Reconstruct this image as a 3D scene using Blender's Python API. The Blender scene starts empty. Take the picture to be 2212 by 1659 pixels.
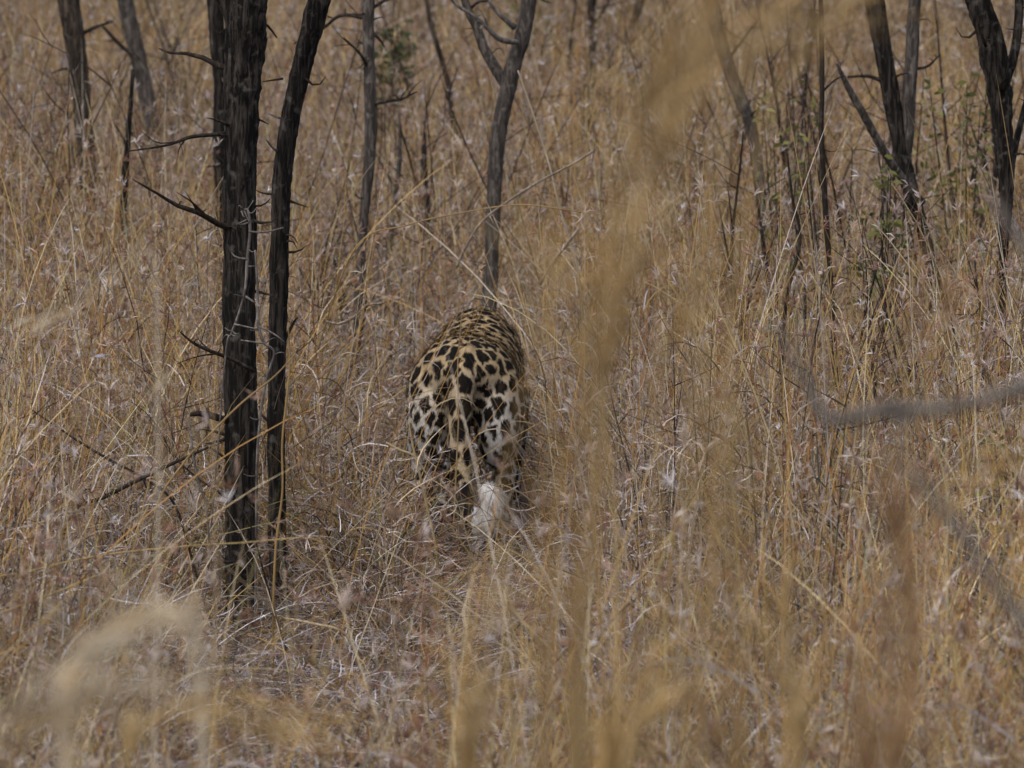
import bpy, bmesh, math, random
import numpy as np
from mathutils import Vector, Matrix, noise

S = bpy.context.scene
C = S.collection
rad = math.radians

# ------------------------------------------------------------------ camera
CAM = Vector((0.0, 0.0, 2.2))
PITCH = rad(3.93)
LENS = 192.0
cam = bpy.data.cameras.new('camera')
cam.lens = LENS
cam.sensor_width = 36.0
cam.clip_start = 0.05
cam.clip_end = 6000
cam.dof.use_dof = True
cam.dof.focus_distance = 14.9
cam.dof.aperture_fstop = 7.4
camo = bpy.data.objects.new('camera', cam)
camo.location = CAM
camo.rotation_euler = (rad(90) - PITCH, 0, 0)
C.objects.link(camo)
S.camera = camo

# ------------------------------------------------------------------ light
SUN_EL, SUN_AZ = rad(58), rad(215)          # high soft sun behind the camera, to its left
world = bpy.data.worlds.new('World')
S.world = world
world.use_nodes = True
wn = world.node_tree
wn.nodes.clear()
sky = wn.nodes.new('ShaderNodeTexSky')
sky.sky_type = 'NISHITA'
sky.sun_disc = False
sky.sun_elevation = SUN_EL
sky.sun_rotation = SUN_AZ
sky.air_density = 1.0
sky.dust_density = 6.0
sky.ozone_density = 1.0
hs = wn.nodes.new('ShaderNodeHueSaturation')   # overcast: a greyer sky
hs.inputs['Saturation'].default_value = 0.75
bg = wn.nodes.new('ShaderNodeBackground')
bg.inputs['Strength'].default_value = 0.15
wo = wn.nodes.new('ShaderNodeOutputWorld')
wn.links.new(sky.outputs[0], hs.inputs['Color'])
wn.links.new(hs.outputs[0], bg.inputs['Color'])
wn.links.new(bg.outputs[0], wo.inputs['Surface'])
sun = bpy.data.lights.new('sun', 'SUN')
sun.energy = 0.85
sun.angle = rad(50)
sun.color = (1.0, 0.975, 0.94)
suno = bpy.data.objects.new('sun', sun)
sd = Vector((math.sin(SUN_AZ) * math.cos(SUN_EL), math.cos(SUN_AZ) * math.cos(SUN_EL), math.sin(SUN_EL)))
suno.rotation_euler = sd.to_track_quat('Z', 'Y').to_euler()
suno.location = (0, 0, 30)
C.objects.link(suno)
S.view_settings.view_transform = 'Standard'
S.view_settings.look = 'None'
S.view_settings.exposure = -0.06
S.view_settings.gamma = 1.0
S.view_settings.use_curve_mapping = False
S.cycles.max_bounces = 3
S.cycles.diffuse_bounces = 2
S.cycles.glossy_bounces = 2
S.cycles.transmission_bounces = 4
S.cycles.use_denoising = True

# ------------------------------------------------------------------ helpers
RX = 36.0 / LENS / 2212.0                    # tangent per photo pixel (photo seen 2212 wide)
cp, sp_ = math.cos(PITCH), math.sin(PITCH)

def P(px, py, Y):
    """world point seen at photo pixel (px, py) on the plane y = Y"""
    a = (px - 1106) * RX
    b = -(py - 829.5) * RX
    d = Vector((a, cp + b * sp_, -sp_ + b * cp))
    return CAM + d * (Y / d.y)

def PX(Y):                                   # metres per photo pixel at y = Y
    return Y * RX / cp

def ground_z(x, y):
    x = np.asarray(x, float); y = np.asarray(y, float)
    z = 0.05 * np.clip(y - 4, 0, 18) + 0.09 * np.clip(y - 22, 0, 70) + 0.03 * np.clip(y - 92, 0, 600)
    z = z + 0.035 * np.sin(x * 1.3 + 0.7) * np.sin(y * 0.9) * np.clip(y / 8, 0, 1) + 0.02 * np.sin(x * 3.1 + y * 2.3)
    return z

def gz(x, y):
    return float(ground_z(x, y))

def link(o, parent=None):
    C.objects.link(o)
    if parent is not None:
        o.parent = parent
    return o

def mesh_from(name, V, F, mat, smooth=True, col=None):
    me = bpy.data.meshes.new(name)
    me.from_pydata([tuple(v) for v in V], [], F)
    if smooth:
        me.polygons.foreach_set('use_smooth', [True] * len(me.polygons))
    if col is not None:
        a = me.color_attributes.new('tint', 'FLOAT_COLOR', 'POINT')
        c = np.ones((len(V), 4), np.float32)
        c[:, :3] = np.asarray(col)
        a.data.foreach_set('color', c.ravel())
    me.materials.append(mat)
    return me

def tag(o, label=None, cat=None, group=None, kind=None):
    if label: o['label'] = label
    if cat: o['category'] = cat
    if group: o['group'] = group
    if kind: o['kind'] = kind
    return o

def empty(name, loc):
    o = bpy.data.objects.new(name, None)
    o.location = loc
    o.empty_display_size = 0.1
    C.objects.link(o)
    return o

def part(name, me, root):
    """a child mesh whose vertices are given in world space"""
    o = bpy.data.objects.new(name, me)
    C.objects.link(o)
    base = root.location
    if root.parent is not None:
        base = root.parent.location + base
    me.transform(Matrix.Translation(-Vector(base)))
    o.parent = root
    return o

def catmull(pts, n):
    """smooth resample; pts rows may carry extra columns (radius)"""
    p = np.asarray(pts, float)
    if len(p) == 2:
        t = np.linspace(0, 1, n)[:, None]
        return p[0] * (1 - t) + p[1] * t
    q = np.vstack([2 * p[0] - p[1], p, 2 * p[-1] - p[-2]])
    seg = len(p) - 1
    out = []
    for u in np.linspace(0, seg, n):
        i = min(int(u), seg - 1); t = u - i
        a, b, c, d = q[i], q[i + 1], q[i + 2], q[i + 3]
        out.append(0.5 * ((2 * b) + (-a + c) * t + (2 * a - 5 * b + 4 * c - d) * t * t + (-a + 3 * b - 3 * c + d) * t ** 3))
    return np.array(out)

def frames(pts):
    p = np.asarray(pts, float)
    T = np.gradient(p, axis=0)
    T /= np.linalg.norm(T, axis=1)[:, None] + 1e-9
    ref = np.array([1.0, 0, 0]) if abs(T[0][0]) < 0.8 else np.array([0, 0, 1.0])
    A = np.zeros_like(p); B = np.zeros_like(p)
    a = ref
    for i in range(len(p)):
        a = a - T[i] * np.dot(a, T[i]); a /= np.linalg.norm(a) + 1e-9
        A[i] = a; B[i] = np.cross(T[i], a)
    return T, A, B

def tube(pts, rs, sides, V, F, rough=0.0, seed=0, knots=0.0):
    """append a closed tapering tube; rough adds furrowed bark relief"""
    p = np.asarray(pts, float); rs = np.asarray(rs, float)
    T, A, B = frames(p)
    n = len(p); base = len(V)
    ang = np.linspace(0, 2 * math.pi, sides, endpoint=False)
    for i in range(n):
        for k in range(sides):
            r = rs[i]
            if rough:
                ca, sa = math.cos(ang[k]), math.sin(ang[k])
                L = i / max(1, n - 1) * knots
                q = Vector((ca * 3.2 + seed, sa * 3.2, L))
                f = noise.noise(q) * 0.5 + noise.noise(Vector((ca * 7 + seed, sa * 7, L * 2.6))) * 0.5
                lump = noise.noise(Vector((ca * 0.8 + seed * 3, sa * 0.8, L * 0.35)))
                r *= 1 + rough * f + rough * 0.6 * lump
            V.append(p[i] + (A[i] * math.cos(ang[k]) + B[i] * math.sin(ang[k])) * r)
    for i in range(n - 1):
        for k in range(sides):
            k2 = (k + 1) % sides
            F.append((base + i * sides + k, base + i * sides + k2, base + (i + 1) * sides + k2, base + (i + 1) * sides + k))
    F.append(tuple(base + k for k in range(sides))[::-1])
    F.append(tuple(base + (n - 1) * sides + k for k in range(sides)))

# ------------------------------------------------------------------ materials
def new_mat(name):
    m = bpy.data.materials.new(name)
    m.use_nodes = True
    return m, m.node_tree, m.node_tree.nodes['Principled BSDF']

def N(nt, t, **kw):
    n = nt.nodes.new(t)
    for k, v in kw.items():
        setattr(n, k, v)
    return n

def tint_mat(name, rough=0.6, trans=0.25, spec=0.3, patch=True):
    """dry plant matter: colour per blade from the mesh, patchy weathering, some light through"""
    m, nt, b = new_mat(name)
    at = N(nt, 'ShaderNodeAttribute', attribute_name='tint')
    oi = N(nt, 'ShaderNodeObjectInfo')
    geo = N(nt, 'ShaderNodeNewGeometry')
    col = at.outputs['Color']
    if patch:
        no = N(nt, 'ShaderNodeTexNoise')
        no.inputs['Scale'].default_value = 0.9
        no.inputs['Detail'].default_value = 3
        nt.links.new(geo.outputs['Position'], no.inputs['Vector'])
        cr = N(nt, 'ShaderNodeValToRGB')
        cr.color_ramp.elements[0].position = 0.35
        cr.color_ramp.elements[0].color = (0.98, 0.96, 0.92, 1)
        cr.color_ramp.elements[1].position = 0.65
        cr.color_ramp.elements[1].color = (0.93, 0.96, 1.10, 1)
        nt.links.new(no.outputs['Fac'], cr.inputs[0])
        mx = N(nt, 'ShaderNodeMix', data_type='RGBA', blend_type='MULTIPLY')
        mx.inputs[0].default_value = 1.0
        nt.links.new(col, mx.inputs[6]); nt.links.new(cr.outputs[0], mx.inputs[7])
        mr = N(nt, 'ShaderNodeMapRange')
        mr.inputs[3].default_value = 0.78; mr.inputs[4].default_value = 1.22
        nt.links.new(oi.outputs['Random'], mr.inputs[0])
        mx2 = N(nt, 'ShaderNodeVectorMath', operation='SCALE')
        nt.links.new(mx.outputs[2], mx2.inputs[0]); nt.links.new(mr.outputs[0], mx2.inputs['Scale'])
        col = mx2.outputs[0]
    nt.links.new(col, b.inputs['Base Color'])
    b.inputs['Roughness'].default_value = rough
    b.inputs['Specular IOR Level'].default_value = spec
    if trans:
        tr = N(nt, 'ShaderNodeBsdfTranslucent')
        nt.links.new(col, tr.inputs['Color'])
        ms = N(nt, 'ShaderNodeMixShader')
        ms.inputs[0].default_value = trans
        nt.links.new(b.outputs[0], ms.inputs[1]); nt.links.new(tr.outputs[0], ms.inputs[2])
        nt.links.new(ms.outputs[0], nt.nodes['Material Output'].inputs['Surface'])
    return m

def bark_mat(name, dark, light, stretch=9.0, scale=26.0, lichen=0.25, bump=0.6):
    m, nt, b = new_mat(name)
    tc = N(nt, 'ShaderNodeTexCoord')
    mp = N(nt, 'ShaderNodeMapping')
    mp.inputs['Scale'].default_value = (1, 1, 1.0 / stretch)
    nt.links.new(tc.outputs['Object'], mp.inputs[0])
    n1 = N(nt, 'ShaderNodeTexNoise'); n1.inputs['Scale'].default_value = scale * 3; n1.inputs['Detail'].default_value = 5
    n1.inputs['Roughness'].default_value = 0.65; n1.inputs['Distortion'].default_value = 0.6
    nt.links.new(mp.outputs[0], n1.inputs['Vector'])
    cr = N(nt, 'ShaderNodeValToRGB')
    cr.color_ramp.elements[0].position = 0.46; cr.color_ramp.elements[0].color = (*dark, 1)
    cr.color_ramp.elements[1].position = 0.70; cr.color_ramp.elements[1].color = (*light, 1)
    nt.links.new(n1.outputs['Fac'], cr.inputs[0])
    n2 = N(nt, 'ShaderNodeTexNoise'); n2.inputs['Scale'].default_value = 34; n2.inputs['Detail'].default_value = 4
    nt.links.new(tc.outputs['Object'], n2.inputs['Vector'])
    c2 = N(nt, 'ShaderNodeValToRGB')
    c2.color_ramp.elements[0].position = 0.58; c2.color_ramp.elements[0].color = (0, 0, 0, 1)
    c2.color_ramp.elements[1].position = 0.70; c2.color_ramp.elements[1].color = (lichen, lichen, lichen, 1)
    nt.links.new(n2.outputs['Fac'], c2.inputs[0])
    mx = N(nt, 'ShaderNodeMix', data_type='RGBA')
    nt.links.new(c2.outputs[0], mx.inputs[0]); nt.links.new(cr.outputs[0], mx.inputs[6])
    mx.inputs[7].default_value = (0.22, 0.21, 0.19, 1)
    nt.links.new(mx.outputs[2], b.inputs['Base Color'])
    b.inputs['Roughness'].default_value = 0.9
    b.inputs['Specular IOR Level'].default_value = 0.2
    bp = N(nt, 'ShaderNodeBump'); bp.inputs['Strength'].default_value = bump; bp.inputs['Distance'].default_value = 0.01
    nt.links.new(n1.outputs['Fac'], bp.inputs['Height'])
    nt.links.new(bp.outputs[0], b.inputs['Normal'])
    return m

M_grass = tint_mat('dry_grass', 0.55, 0.22, 0.3)
M_stalk = tint_mat('dry_stalk', 0.5, 0.12, 0.3, patch=False)
M_leaf = tint_mat('green_leaf', 0.5, 0.3, 0.3, patch=False)
M_bark = bark_mat('dark_furrowed_bark', (0.006, 0.0052, 0.0048), (0.072, 0.062, 0.054), lichen=0.3)
M_bark_brown = bark_mat('brown_furrowed_bark', (0.022, 0.017, 0.013), (0.14, 0.112, 0.090), lichen=0.35)
M_bark_grey = bark_mat('grey_bark', (0.045, 0.040, 0.037), (0.19, 0.165, 0.148), stretch=5, lichen=0.6)
M_twig_grey = bark_mat('weathered_twig', (0.10, 0.09, 0.085), (0.30, 0.28, 0.26), stretch=3, lichen=0.4, bump=0.2)
M_twig_brown = bark_mat('pale_brown_twig', (0.16, 0.13, 0.105), (0.42, 0.36, 0.30), stretch=3, lichen=0.3, bump=0.2)
M_twig_dark = bark_mat('dark_twig', (0.020, 0.015, 0.012), (0.07, 0.055, 0.045), stretch=3, lichen=0.2, bump=0.2)

m, nt, b = new_mat('bare_soil')
tc = N(nt, 'ShaderNodeTexCoord')
n1 = N(nt, 'ShaderNodeTexNoise'); n1.inputs['Scale'].default_value = 14; n1.inputs['Detail'].default_value = 8; n1.inputs['Roughness'].default_value = 0.7
nt.links.new(tc.outputs['Object'], n1.inputs['Vector'])
cr = N(nt, 'ShaderNodeValToRGB')
cr.color_ramp.elements[0].position = 0.3; cr.color_ramp.elements[0].color = (0.030, 0.022, 0.016, 1)
cr.color_ramp.elements[1].position = 0.7; cr.color_ramp.elements[1].color = (0.13, 0.095, 0.066, 1)
nt.links.new(n1.outputs['Fac'], cr.inputs[0]); nt.links.new(cr.outputs[0], b.inputs['Base Color'])
b.inputs['Roughness'].default_value = 0.95
bp = N(nt, 'ShaderNodeBump'); bp.inputs['Strength'].default_value = 0.8; bp.inputs['Distance'].default_value = 0.03
nt.links.new(n1.outputs['Fac'], bp.inputs['Height']); nt.links.new(bp.outputs[0], b.inputs['Normal'])
M_soil = m

# ------------------------------------------------------------------ ground
ys = np.concatenate([[-300, -60, -20, -8], np.arange(-4, 50, 0.4), np.arange(50, 100, 5), np.geomspace(100, 3000, 16)])
xh = np.concatenate([np.arange(0, 9, 0.4), np.geomspace(9, 2500, 16)])
xs = np.concatenate([-xh[:0:-1], xh])
gx, gy = np.meshgrid(xs, ys)
gzv = ground_z(gx, gy)
V = np.stack([gx.ravel(), gy.ravel(), gzv.ravel()], 1)
nx = len(xs)
F = [(j * nx + i, j * nx + i + 1, (j + 1) * nx + i + 1, (j + 1) * nx + i) for j in range(len(ys) - 1) for i in range(nx - 1)]
g = link(bpy.data.objects.new('ground', mesh_from('ground', V, F, M_soil)))
tag(g, 'brown soil slope under the dry grass', 'ground', kind='structure')

# ------------------------------------------------------------------ trees
def poly(pix, Y, yoff=None):
    """pixel polyline with widths (px, py, w) -> world points and radii at depth Y"""
    out = []
    for k, q in enumerate(pix):
        yy = Y + (yoff[k] if yoff else 0.0)
        v = P(q[0], q[1], yy)
        out.append((v.x, v.y, v.z, 0.5 * q[2] * PX(yy)))
    return out

def to_ground(rows, sink=0.08):
    """extend the last row straight on, then down, to the soil"""
    a, b = np.array(rows[-2]), np.array(rows[-1])
    d = b[:3] - a[:3]
    d = d / (np.linalg.norm(d) + 1e-9)
    if d[2] > -0.35:
        d[2] = -0.35; d /= np.linalg.norm(d)
    p = b[:3].copy()
    for _ in range(400):
        p = p + d * 0.02
        if p[2] < gz(p[0], p[1]) - sink:
            break
    return rows + [(p[0], p[1], p[2], b[3] * 1.08)]

def limb(rows, sides, rough, seed, step=0.028, knots_per_m=9.0):
    r = np.asarray(rows, float)
    L = np.linalg.norm(np.diff(r[:, :3], axis=0), axis=1).sum()
    n = max(4, int(L / step))
    c = catmull(r, n)
    rs = np.clip(c[:, 3], 0.0006, None)
    V, F = [], []
    tube(c[:, :3], rs, sides, V, F, rough, seed, L * knots_per_m)
    return V, F, c

def thorns(c, V, F, n, rng, ln=(0.015, 0.05), every=None):
    for _ in range(n):
        i = rng.randint(1, len(c) - 2)
        p = Vector(c[i, :3]); r = c[i, 3]
        t = (Vector(c[i + 1, :3]) - Vector(c[i - 1, :3])).normalized()
        s = Vector((rng.choice((-1, 1)) * rng.uniform(0.6, 1), rng.uniform(-0.9, 0.2), rng.uniform(-0.3, 0.5)))
        s = (s - t * s.dot(t)).normalized()
        l = rng.uniform(*ln) + r
        q0 = p + s * r * 0.6
        q1 = p + s * (r + l * 0.5) + Vector((0, 0, rng.uniform(-.3, .3) * l))
        q2 = p + s * (r + l) + Vector((0, 0, rng.uniform(-.4, .5) * l))
        pts = catmull(np.array([q0, q1, q2]), 4)
        w = max(0.0022, min(0.006, r * 0.18))
        tube(pts, np.linspace(w, 0.0008, 4), 5, V, F)

def tree(name, label, cat, Y, trunk, branches, mat, bmat, sides=20, rough=0.16, group=None, extra_top=2.4, nthorn=3, seed=1, yoff=None, base_px=None):
    rng = random.Random(seed)
    rows = poly(trunk, Y, yoff)
    # carry the stem on above the picture
    a, b = np.array(rows[0]), np.array(rows[1])
    d = (a - b)[:3]; d /= np.linalg.norm(d)
    up = []
    if extra_top:
        d2 = d.copy(); d2[2] = max(d2[2], 0.85); d2 /= np.linalg.norm(d2)
        q = a[:3] + d * extra_top * 0.35
        up = [(*(a[:3] + d2 * extra_top + np.array([0.1, 0.15, 0])), a[3] * 0.25), (*q, a[3] * 0.8), (*(a[:3] + d * extra_top * .12), a[3] * .93), (*(a[:3] + d * extra_top * .04), a[3])]
    rows = to_ground(up + rows)
    rows[-1] = (*rows[-1][:3], rows[-1][3] * 1.25)
    base = Vector((rows[-1][0], rows[-1][1], gz(rows[-1][0], rows[-1][1])))
    root = tag(empty(name, base), label, cat, group)
    V, F, c = limb(rows, sides, rough, seed * 7.3)
    part('trunk', mesh_from('trunk', V, F, mat), root)
    allc = [c]
    for k, (pix, bm_, yo) in enumerate(branches):
        jj = [0 if i == 0 else 1 for i in range(len(pix))]
        pix = [(a + jj[i] * rng.uniform(-5, 5), b + jj[i] * rng.uniform(-6, 6), w) for i, (a, b, w) in enumerate(pix)]
        r2 = poly(pix, Y, yo)
        V, F, c2 = limb(r2, 9 if pix[0][2] < 14 else 14, rough * 0.7, seed * 3.1 + k, 0.015 if pix[0][2] < 14 else 0.03)
        thorns(c2, V, F, 3 if len(c2) > 6 else 0, rng, (0.008, 0.03))
        for _ in range(2 if len(c2) > 9 and pix[0][2] < 20 else 0):     # forks
            i = rng.randint(len(c2) // 3, len(c2) - 2)
            p = c2[i, :3]; d = c2[i + 1, :3] - c2[i, :3]; d /= np.linalg.norm(d)
            d = d + np.array([rng.gauss(0, .3), rng.gauss(0, .5), rng.choice((-1, 1)) * rng.uniform(.5, .9)])
            q = p + d * rng.uniform(.03, .08)
            tube(catmull(np.array([p, p * .5 + q * .5 + np.array([rng.gauss(0, .006), 0, rng.gauss(0, .008)]), q]), 6), np.linspace(max(.0014, c2[i, 3] * .6), .0008, 6), 5, V, F)
        part('branch', mesh_from('branch', V, F, bm_ or bmat), root)
    if up:   # limbs above the frame
        for k in range(3):
            i = int(len(allc[0]) * rng.uniform(0.05, 0.22))
            p = allc[0][i]
            dv = np.array([rng.uniform(-1, 1), rng.uniform(-.2, 1), rng.uniform(0.4, 0.9)])
            rr = [(*p[:3], p[3] * .55), (*(p[:3] + dv * .5), p[3] * .35), (*(p[:3] + dv * 1.1 + np.array([0, 0, .2])), p[3] * .12)]
            V, F, c2 = limb(rr, 8, 0.1, seed + k, 0.08)
            part('branch', mesh_from('branch', V, F, bmat), root)
    if nthorn:
        V, F = [], []
        thorns(c, V, F, nthorn, rng)
        tag(part('thorns', mesh_from('thorns', V, F, bmat), root), kind='stuff')
    return root

D, G = M_twig_dark, M_twig_grey
tree('thorn_tree', 'thickest black furrowed trunk rising left of the leopard with dead spiky side branches', 'tree', 14.6,
     [(535, -30, 98), (530, 60, 86), (524, 150, 76), (524, 240, 72), (519, 400, 74), (518, 520, 72), (517, 700, 68), (518, 850, 68), (522, 1000, 68), (522, 1160, 66), (517, 1300, 58), (516, 1360, 62)],
     [([(500, 150, 16), (465, 138, 12), (420, 122, 9), (380, 112, 6), (345, 108, 3)], D, None),
      ([(498, 285, 12), (470, 290, 10), (410, 300, 8), (360, 309, 6), (275, 324, 3)], D, [0, -.05, -.1, -.12, -.15]),
      ([(500, 492, 15), (470, 478, 13), (430, 463, 11), (385, 443, 9), (340, 420, 6), (290, 382, 3)], D, [0, -.05, -.1, -.12, -.15, -.2]),
      ([(548, 802, 9), (500, 782, 9), (450, 755, 8), (420, 738, 6), (385, 720, 3)], D, [-.05, -.09, -.12, -.14, -.16]),
      ([(500, 912, 16), (470, 905, 16), (440, 893, 14), (415, 892, 9)], D, [0, -.05, -.1, -.12]),
      ([(535, 95, 34), (505, 55, 26), (488, 20, 22), (462, -20, 18), (430, -90, 12)], M_bark, None),
      ([(548, 255, 6), (562, 262, 5), (577, 274, 2)], D, None),
      ([(550, 445, 5), (565, 438, 4), (580, 428, 2)], D, None),
      ([(500, 1000, 6), (480, 985, 5), (452, 966, 3)], D, None),
      ([(512, 1215, 7), (470, 1216, 6), (440, 1213, 3)], D, [-.05, -.08, -.1]),
      ([(551, 45, 8), (580, 60, 6), (598, 78, 3)], D, None)],
     M_bark, D, sides=40, rough=0.30, nthorn=8, seed=3)
tree('thorn_tree', 'slender black trunk leaning right at its top, next to the thickest trunk', 'tree', 14.9,
     [(705, -60, 48), (690, 0, 48), (668, 80, 46), (648, 160, 42), (628, 250, 40), (613, 350, 40), (607, 450, 40), (603, 600, 40), (600, 700, 40), (598, 850, 38), (597, 1000, 36), (599, 1120, 38), (601, 1250, 40)],
     [([(620, 255, 7), (600, 250, 5), (577, 240, 3)], G, None), ([(604, 330, 7), (585, 318, 5), (566, 300, 3)], G, [0, -.03, -.05]),
      ([(612, 170, 5), (590, 172, 4), (572, 180, 2)], D, None),
      ([(612, 740, 8), (632, 700, 6), (640, 690, 2)], D, None),
      ([(590, 905, 10), (575, 900, 7), (562, 880, 3)], D, None)],
     M_bark, D, sides=30, rough=0.28, nthorn=7, seed=5)
tree('thorn_tree', 'thin grey upright trunk with one twig pointing right, between black pair and forked tree', 'tree', 18.4,
     [(797, -40, 28), (795, 40, 27), (797, 130, 25), (801, 230, 27), (799, 330, 25), (791, 420, 22), (785, 480, 20), (777, 600, 20), (772, 700, 18), (770, 770, 18)],
     [([(797, 150, 7), (775, 120, 6), (742, 83, 3)], D, [0, -.05, -.08]), ([(806, 224, 10), (835, 215, 8), (870, 208, 6), (905, 199, 3)], D, [0, -.05, -.1, -.15]),
      ([(803, 70, 8), (820, 84, 6), (829, 96, 3)], D, None), ([(795, 40, 10), (740, 38, 8), (700, 60, 6), (640, 90, 3)], D, [0, .1, .15, .2]),
      ([(800, 20, 9), (835, 2, 7), (880, -15, 5)], D, None), ([(795, 105, 6), (780, 92, 4), (770, 88, 2)], D, None)],
     M_bark_grey, D, sides=16, rough=0.14, nthorn=8, seed=7)
tree('thorn_tree', 'forked grey trunk standing directly behind the leopard', 'tree', 18.6,
     [(1148, -40, 34), (1140, 20, 34), (1128, 80, 34), (1112, 130, 34), (1100, 180, 36), (1086, 240, 34), (1075, 300, 34), (1068, 400, 32), (1064, 500, 32), (1060, 600, 32), (1056, 660, 32)],
     [([(1098, 190, 24), (1078, 150, 24), (1050, 105, 22), (1025, 62, 20), (1010, 20, 18), (998, -40, 16)], M_bark_grey, None),
      ([(1118, 92, 13), (1085, 86, 12), (1050, 66, 10), (1022, 38, 9), (985, 5, 8), (950, -30, 6)], G, [-.04, -.1, -.12, -.14, -.15, -.2]),
      ([(1112, 60, 14), (1090, 40, 10), (1070, 20, 8), (1050, -10, 6)], G, [-.03, -.05, -.06, -.08]),
      ([(1010, 25, 8), (1030, 10, 6), (1060, -2, 5)], D, None)],
     M_bark_grey, D, sides=18, rough=0.14, nthorn=2, seed=9)
tree('thorn_tree', 'brown trunk near the top left corner, first tree from the left edge', 'tree', 21.5,
     [(140, -50, 46), (150, 20, 46), (163, 100, 44), (174, 190, 40), (183, 280, 40), (188, 350, 36), (190, 400, 36)],
     [([(165, 80, 10), (200, 60, 8), (245, 45, 4)], D, None), ([(172, 150, 7), (140, 155, 5), (110, 162, 3)], D, None)],
     M_bark_brown, D, sides=18, rough=0.16, nthorn=2, seed=11)
tree('thorn_tree', 'pale leaning trunk just right of the brown trunk in the top left corner', 'tree', 23.5,
     [(262, -50, 36), (272, 10, 36), (290, 90, 34), (308, 170, 34), (325, 250, 32), (338, 330, 28), (343, 400, 26)],
     [([(300, 130, 10), (260, 95, 9), (225, 60, 6)], D, [-.05, -.1, -.15])],
     M_bark_grey, D, sides=16, rough=0.14, nthorn=2, seed=13)
tree('sapling', 'thin dark broken sapling stem standing left of the thickest trunk', 'sapling', 19.5,
     [(287, 150, 8), (282, 230, 10), (275, 320, 13), (268, 400, 18), (268, 470, 16), (272, 620, 13), (275, 760, 13)],
     [([(275, 320, 8), (262, 300, 6), (240, 270, 3)], D, None)], M_bark, D, sides=10, rough=0.2, extra_top=0, nthorn=2, seed=15)
tree('thorn_tree', 'dark knotty trunk half hidden behind the thickest black trunk', 'tree', 19.8,
     [(462, -50, 36), (466, 40, 34), (474, 130, 34), (478, 220, 34), (476, 310, 36), (480, 400, 34), (482, 520, 32)],
     [], M_bark, D, sides=16, rough=0.22, nthorn=2, seed=17)
tree('sapling', 'slim dark leaning stem far behind, left of the forked tree', 'sapling', 24.0,
     [(915, -60, 9), (928, 40, 10), (948, 110, 12), (968, 180, 13), (975, 230, 12)], [], M_bark_brown, D, sides=8, rough=0.12, extra_top=1.0, nthorn=2, seed=19)
tree('thorn_tree', 'tall grey stem veiled by blurred grass, right of the forked tree', 'tree', 19.6,
     [(1528, -60, 30), (1540, 20, 30), (1562, 110, 30), (1590, 190, 28), (1618, 260, 26), (1633, 330, 24), (1644, 410, 20), (1650, 500, 18), (1655, 640, 16), (1657, 760, 15)],
     [([(1570, 130, 8), (1600, 90, 6), (1640, 40, 3)], D, None)], M_bark_grey, D, sides=14, rough=0.14, nthorn=2, seed=21)
tree('thorn_tree', 'tree of three dark stems meeting in a narrow foot near the upper right', 'tree', 18.2,
     [(1880, -60, 42), (1890, 10, 42), (1904, 90, 40), (1920, 180, 38), (1934, 260, 36), (1948, 330, 34), (1966, 410, 36), (1985, 470, 30), (2000, 530, 26)],
     [([(1955, 350, 26), (1958, 280, 28), (1962, 210, 30), (1970, 130, 28), (1976, 50, 28), (1982, -40, 26), (2000, -220, 18)], M_bark_grey, None),
      ([(1990, 440, 24), (1965, 405, 20), (1935, 360, 18), (1900, 310, 18), (1865, 245, 17), (1835, 190, 14), (1805, 140, 6)], M_bark_grey, [-.03, -.06, -.1, -.14, -.18, -.2, -.24]),
      ([(1905, 175, 10), (1870, 165, 8), (1835, 172, 5)], D, None),
      ([(1960, 150, 8), (2000, 140, 6), (2030, 120, 3)], D, None)],
     M_bark, D, sides=18, rough=0.17, nthorn=4, seed=23)
tree('thorn_tree', 'black forked trunk with peeling bark at the right edge of the view', 'tree', 16.9,
     [(2098, -60, 48), (2112, 10, 46), (2130, 70, 46), (2146, 130, 54), (2160, 200, 52), (2166, 280, 44), (2172, 360, 38), (2174, 440, 28), (2168, 520, 24), (2164, 600, 22)],
     [([(2162, 190, 26), (2164, 130, 22), (2150, 60, 18), (2138, 0, 16), (2125, -70, 14)], M_bark, [-.03, -.06, -.08, -.1, -.12]),
      ([(2172, 175, 22), (2190, 110, 20), (2196, 40, 20), (2206, -40, 18)], M_bark, [.03, .05, .06, .08]),
      ([(2178, 400, 14), (2200, 300, 14), (2215, 200, 12), (2225, 60, 10)], M_bark, [.05, .1, .12, .14]),
      ([(2130, 100, 8), (2112, 60, 6), (2104, 20, 3)], D, [-.06, -.1, -.12])],
     M_bark, D, sides=20, rough=0.24, nthorn=5, seed=25)
tree('sapling', 'thin straight dark stem standing alone left of the three stemmed tree', 'sapling', 16.6,
     [(1772, -60, 10), (1774, 60, 11), (1776, 180, 11), (1774, 290, 11), (1780, 400, 12), (1786, 500, 13), (1796, 640, 13), (1800, 720, 12)],
     [([(1775, 200, 5), (1800, 175, 4), (1830, 160, 2)], D, None), ([(1782, 420, 5), (1765, 390, 4), (1758, 350, 2)], D, None)],
     M_twig_dark, D, sides=9, rough=0.14, extra_top=0.6, nthorn=4, seed=27)
tree('sapling', 'short dead grey stem between the thin grey trunk and the forked tree', 'sapling', 20.6,
     [(862, 240, 5), (864, 310, 8), (860, 380, 11), (852, 430, 11), (846, 490, 10)], [([(862, 270, 5), (880, 340, 5), (905, 430, 6), (915, 480, 5)], D, None)],
     M_bark_grey, D, sides=9, rough=0.14, extra_top=0, nthorn=2, seed=29)
tree('sapling', 'stubby dark dead stem just left of the forked tree foot', 'sapling', 21.0,
     [(917, 285, 7), (917, 340, 11), (920, 400, 11), (926, 470, 11)], [], M_bark, D, sides=9, rough=0.2, extra_top=0, nthorn=2, seed=31)
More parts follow.
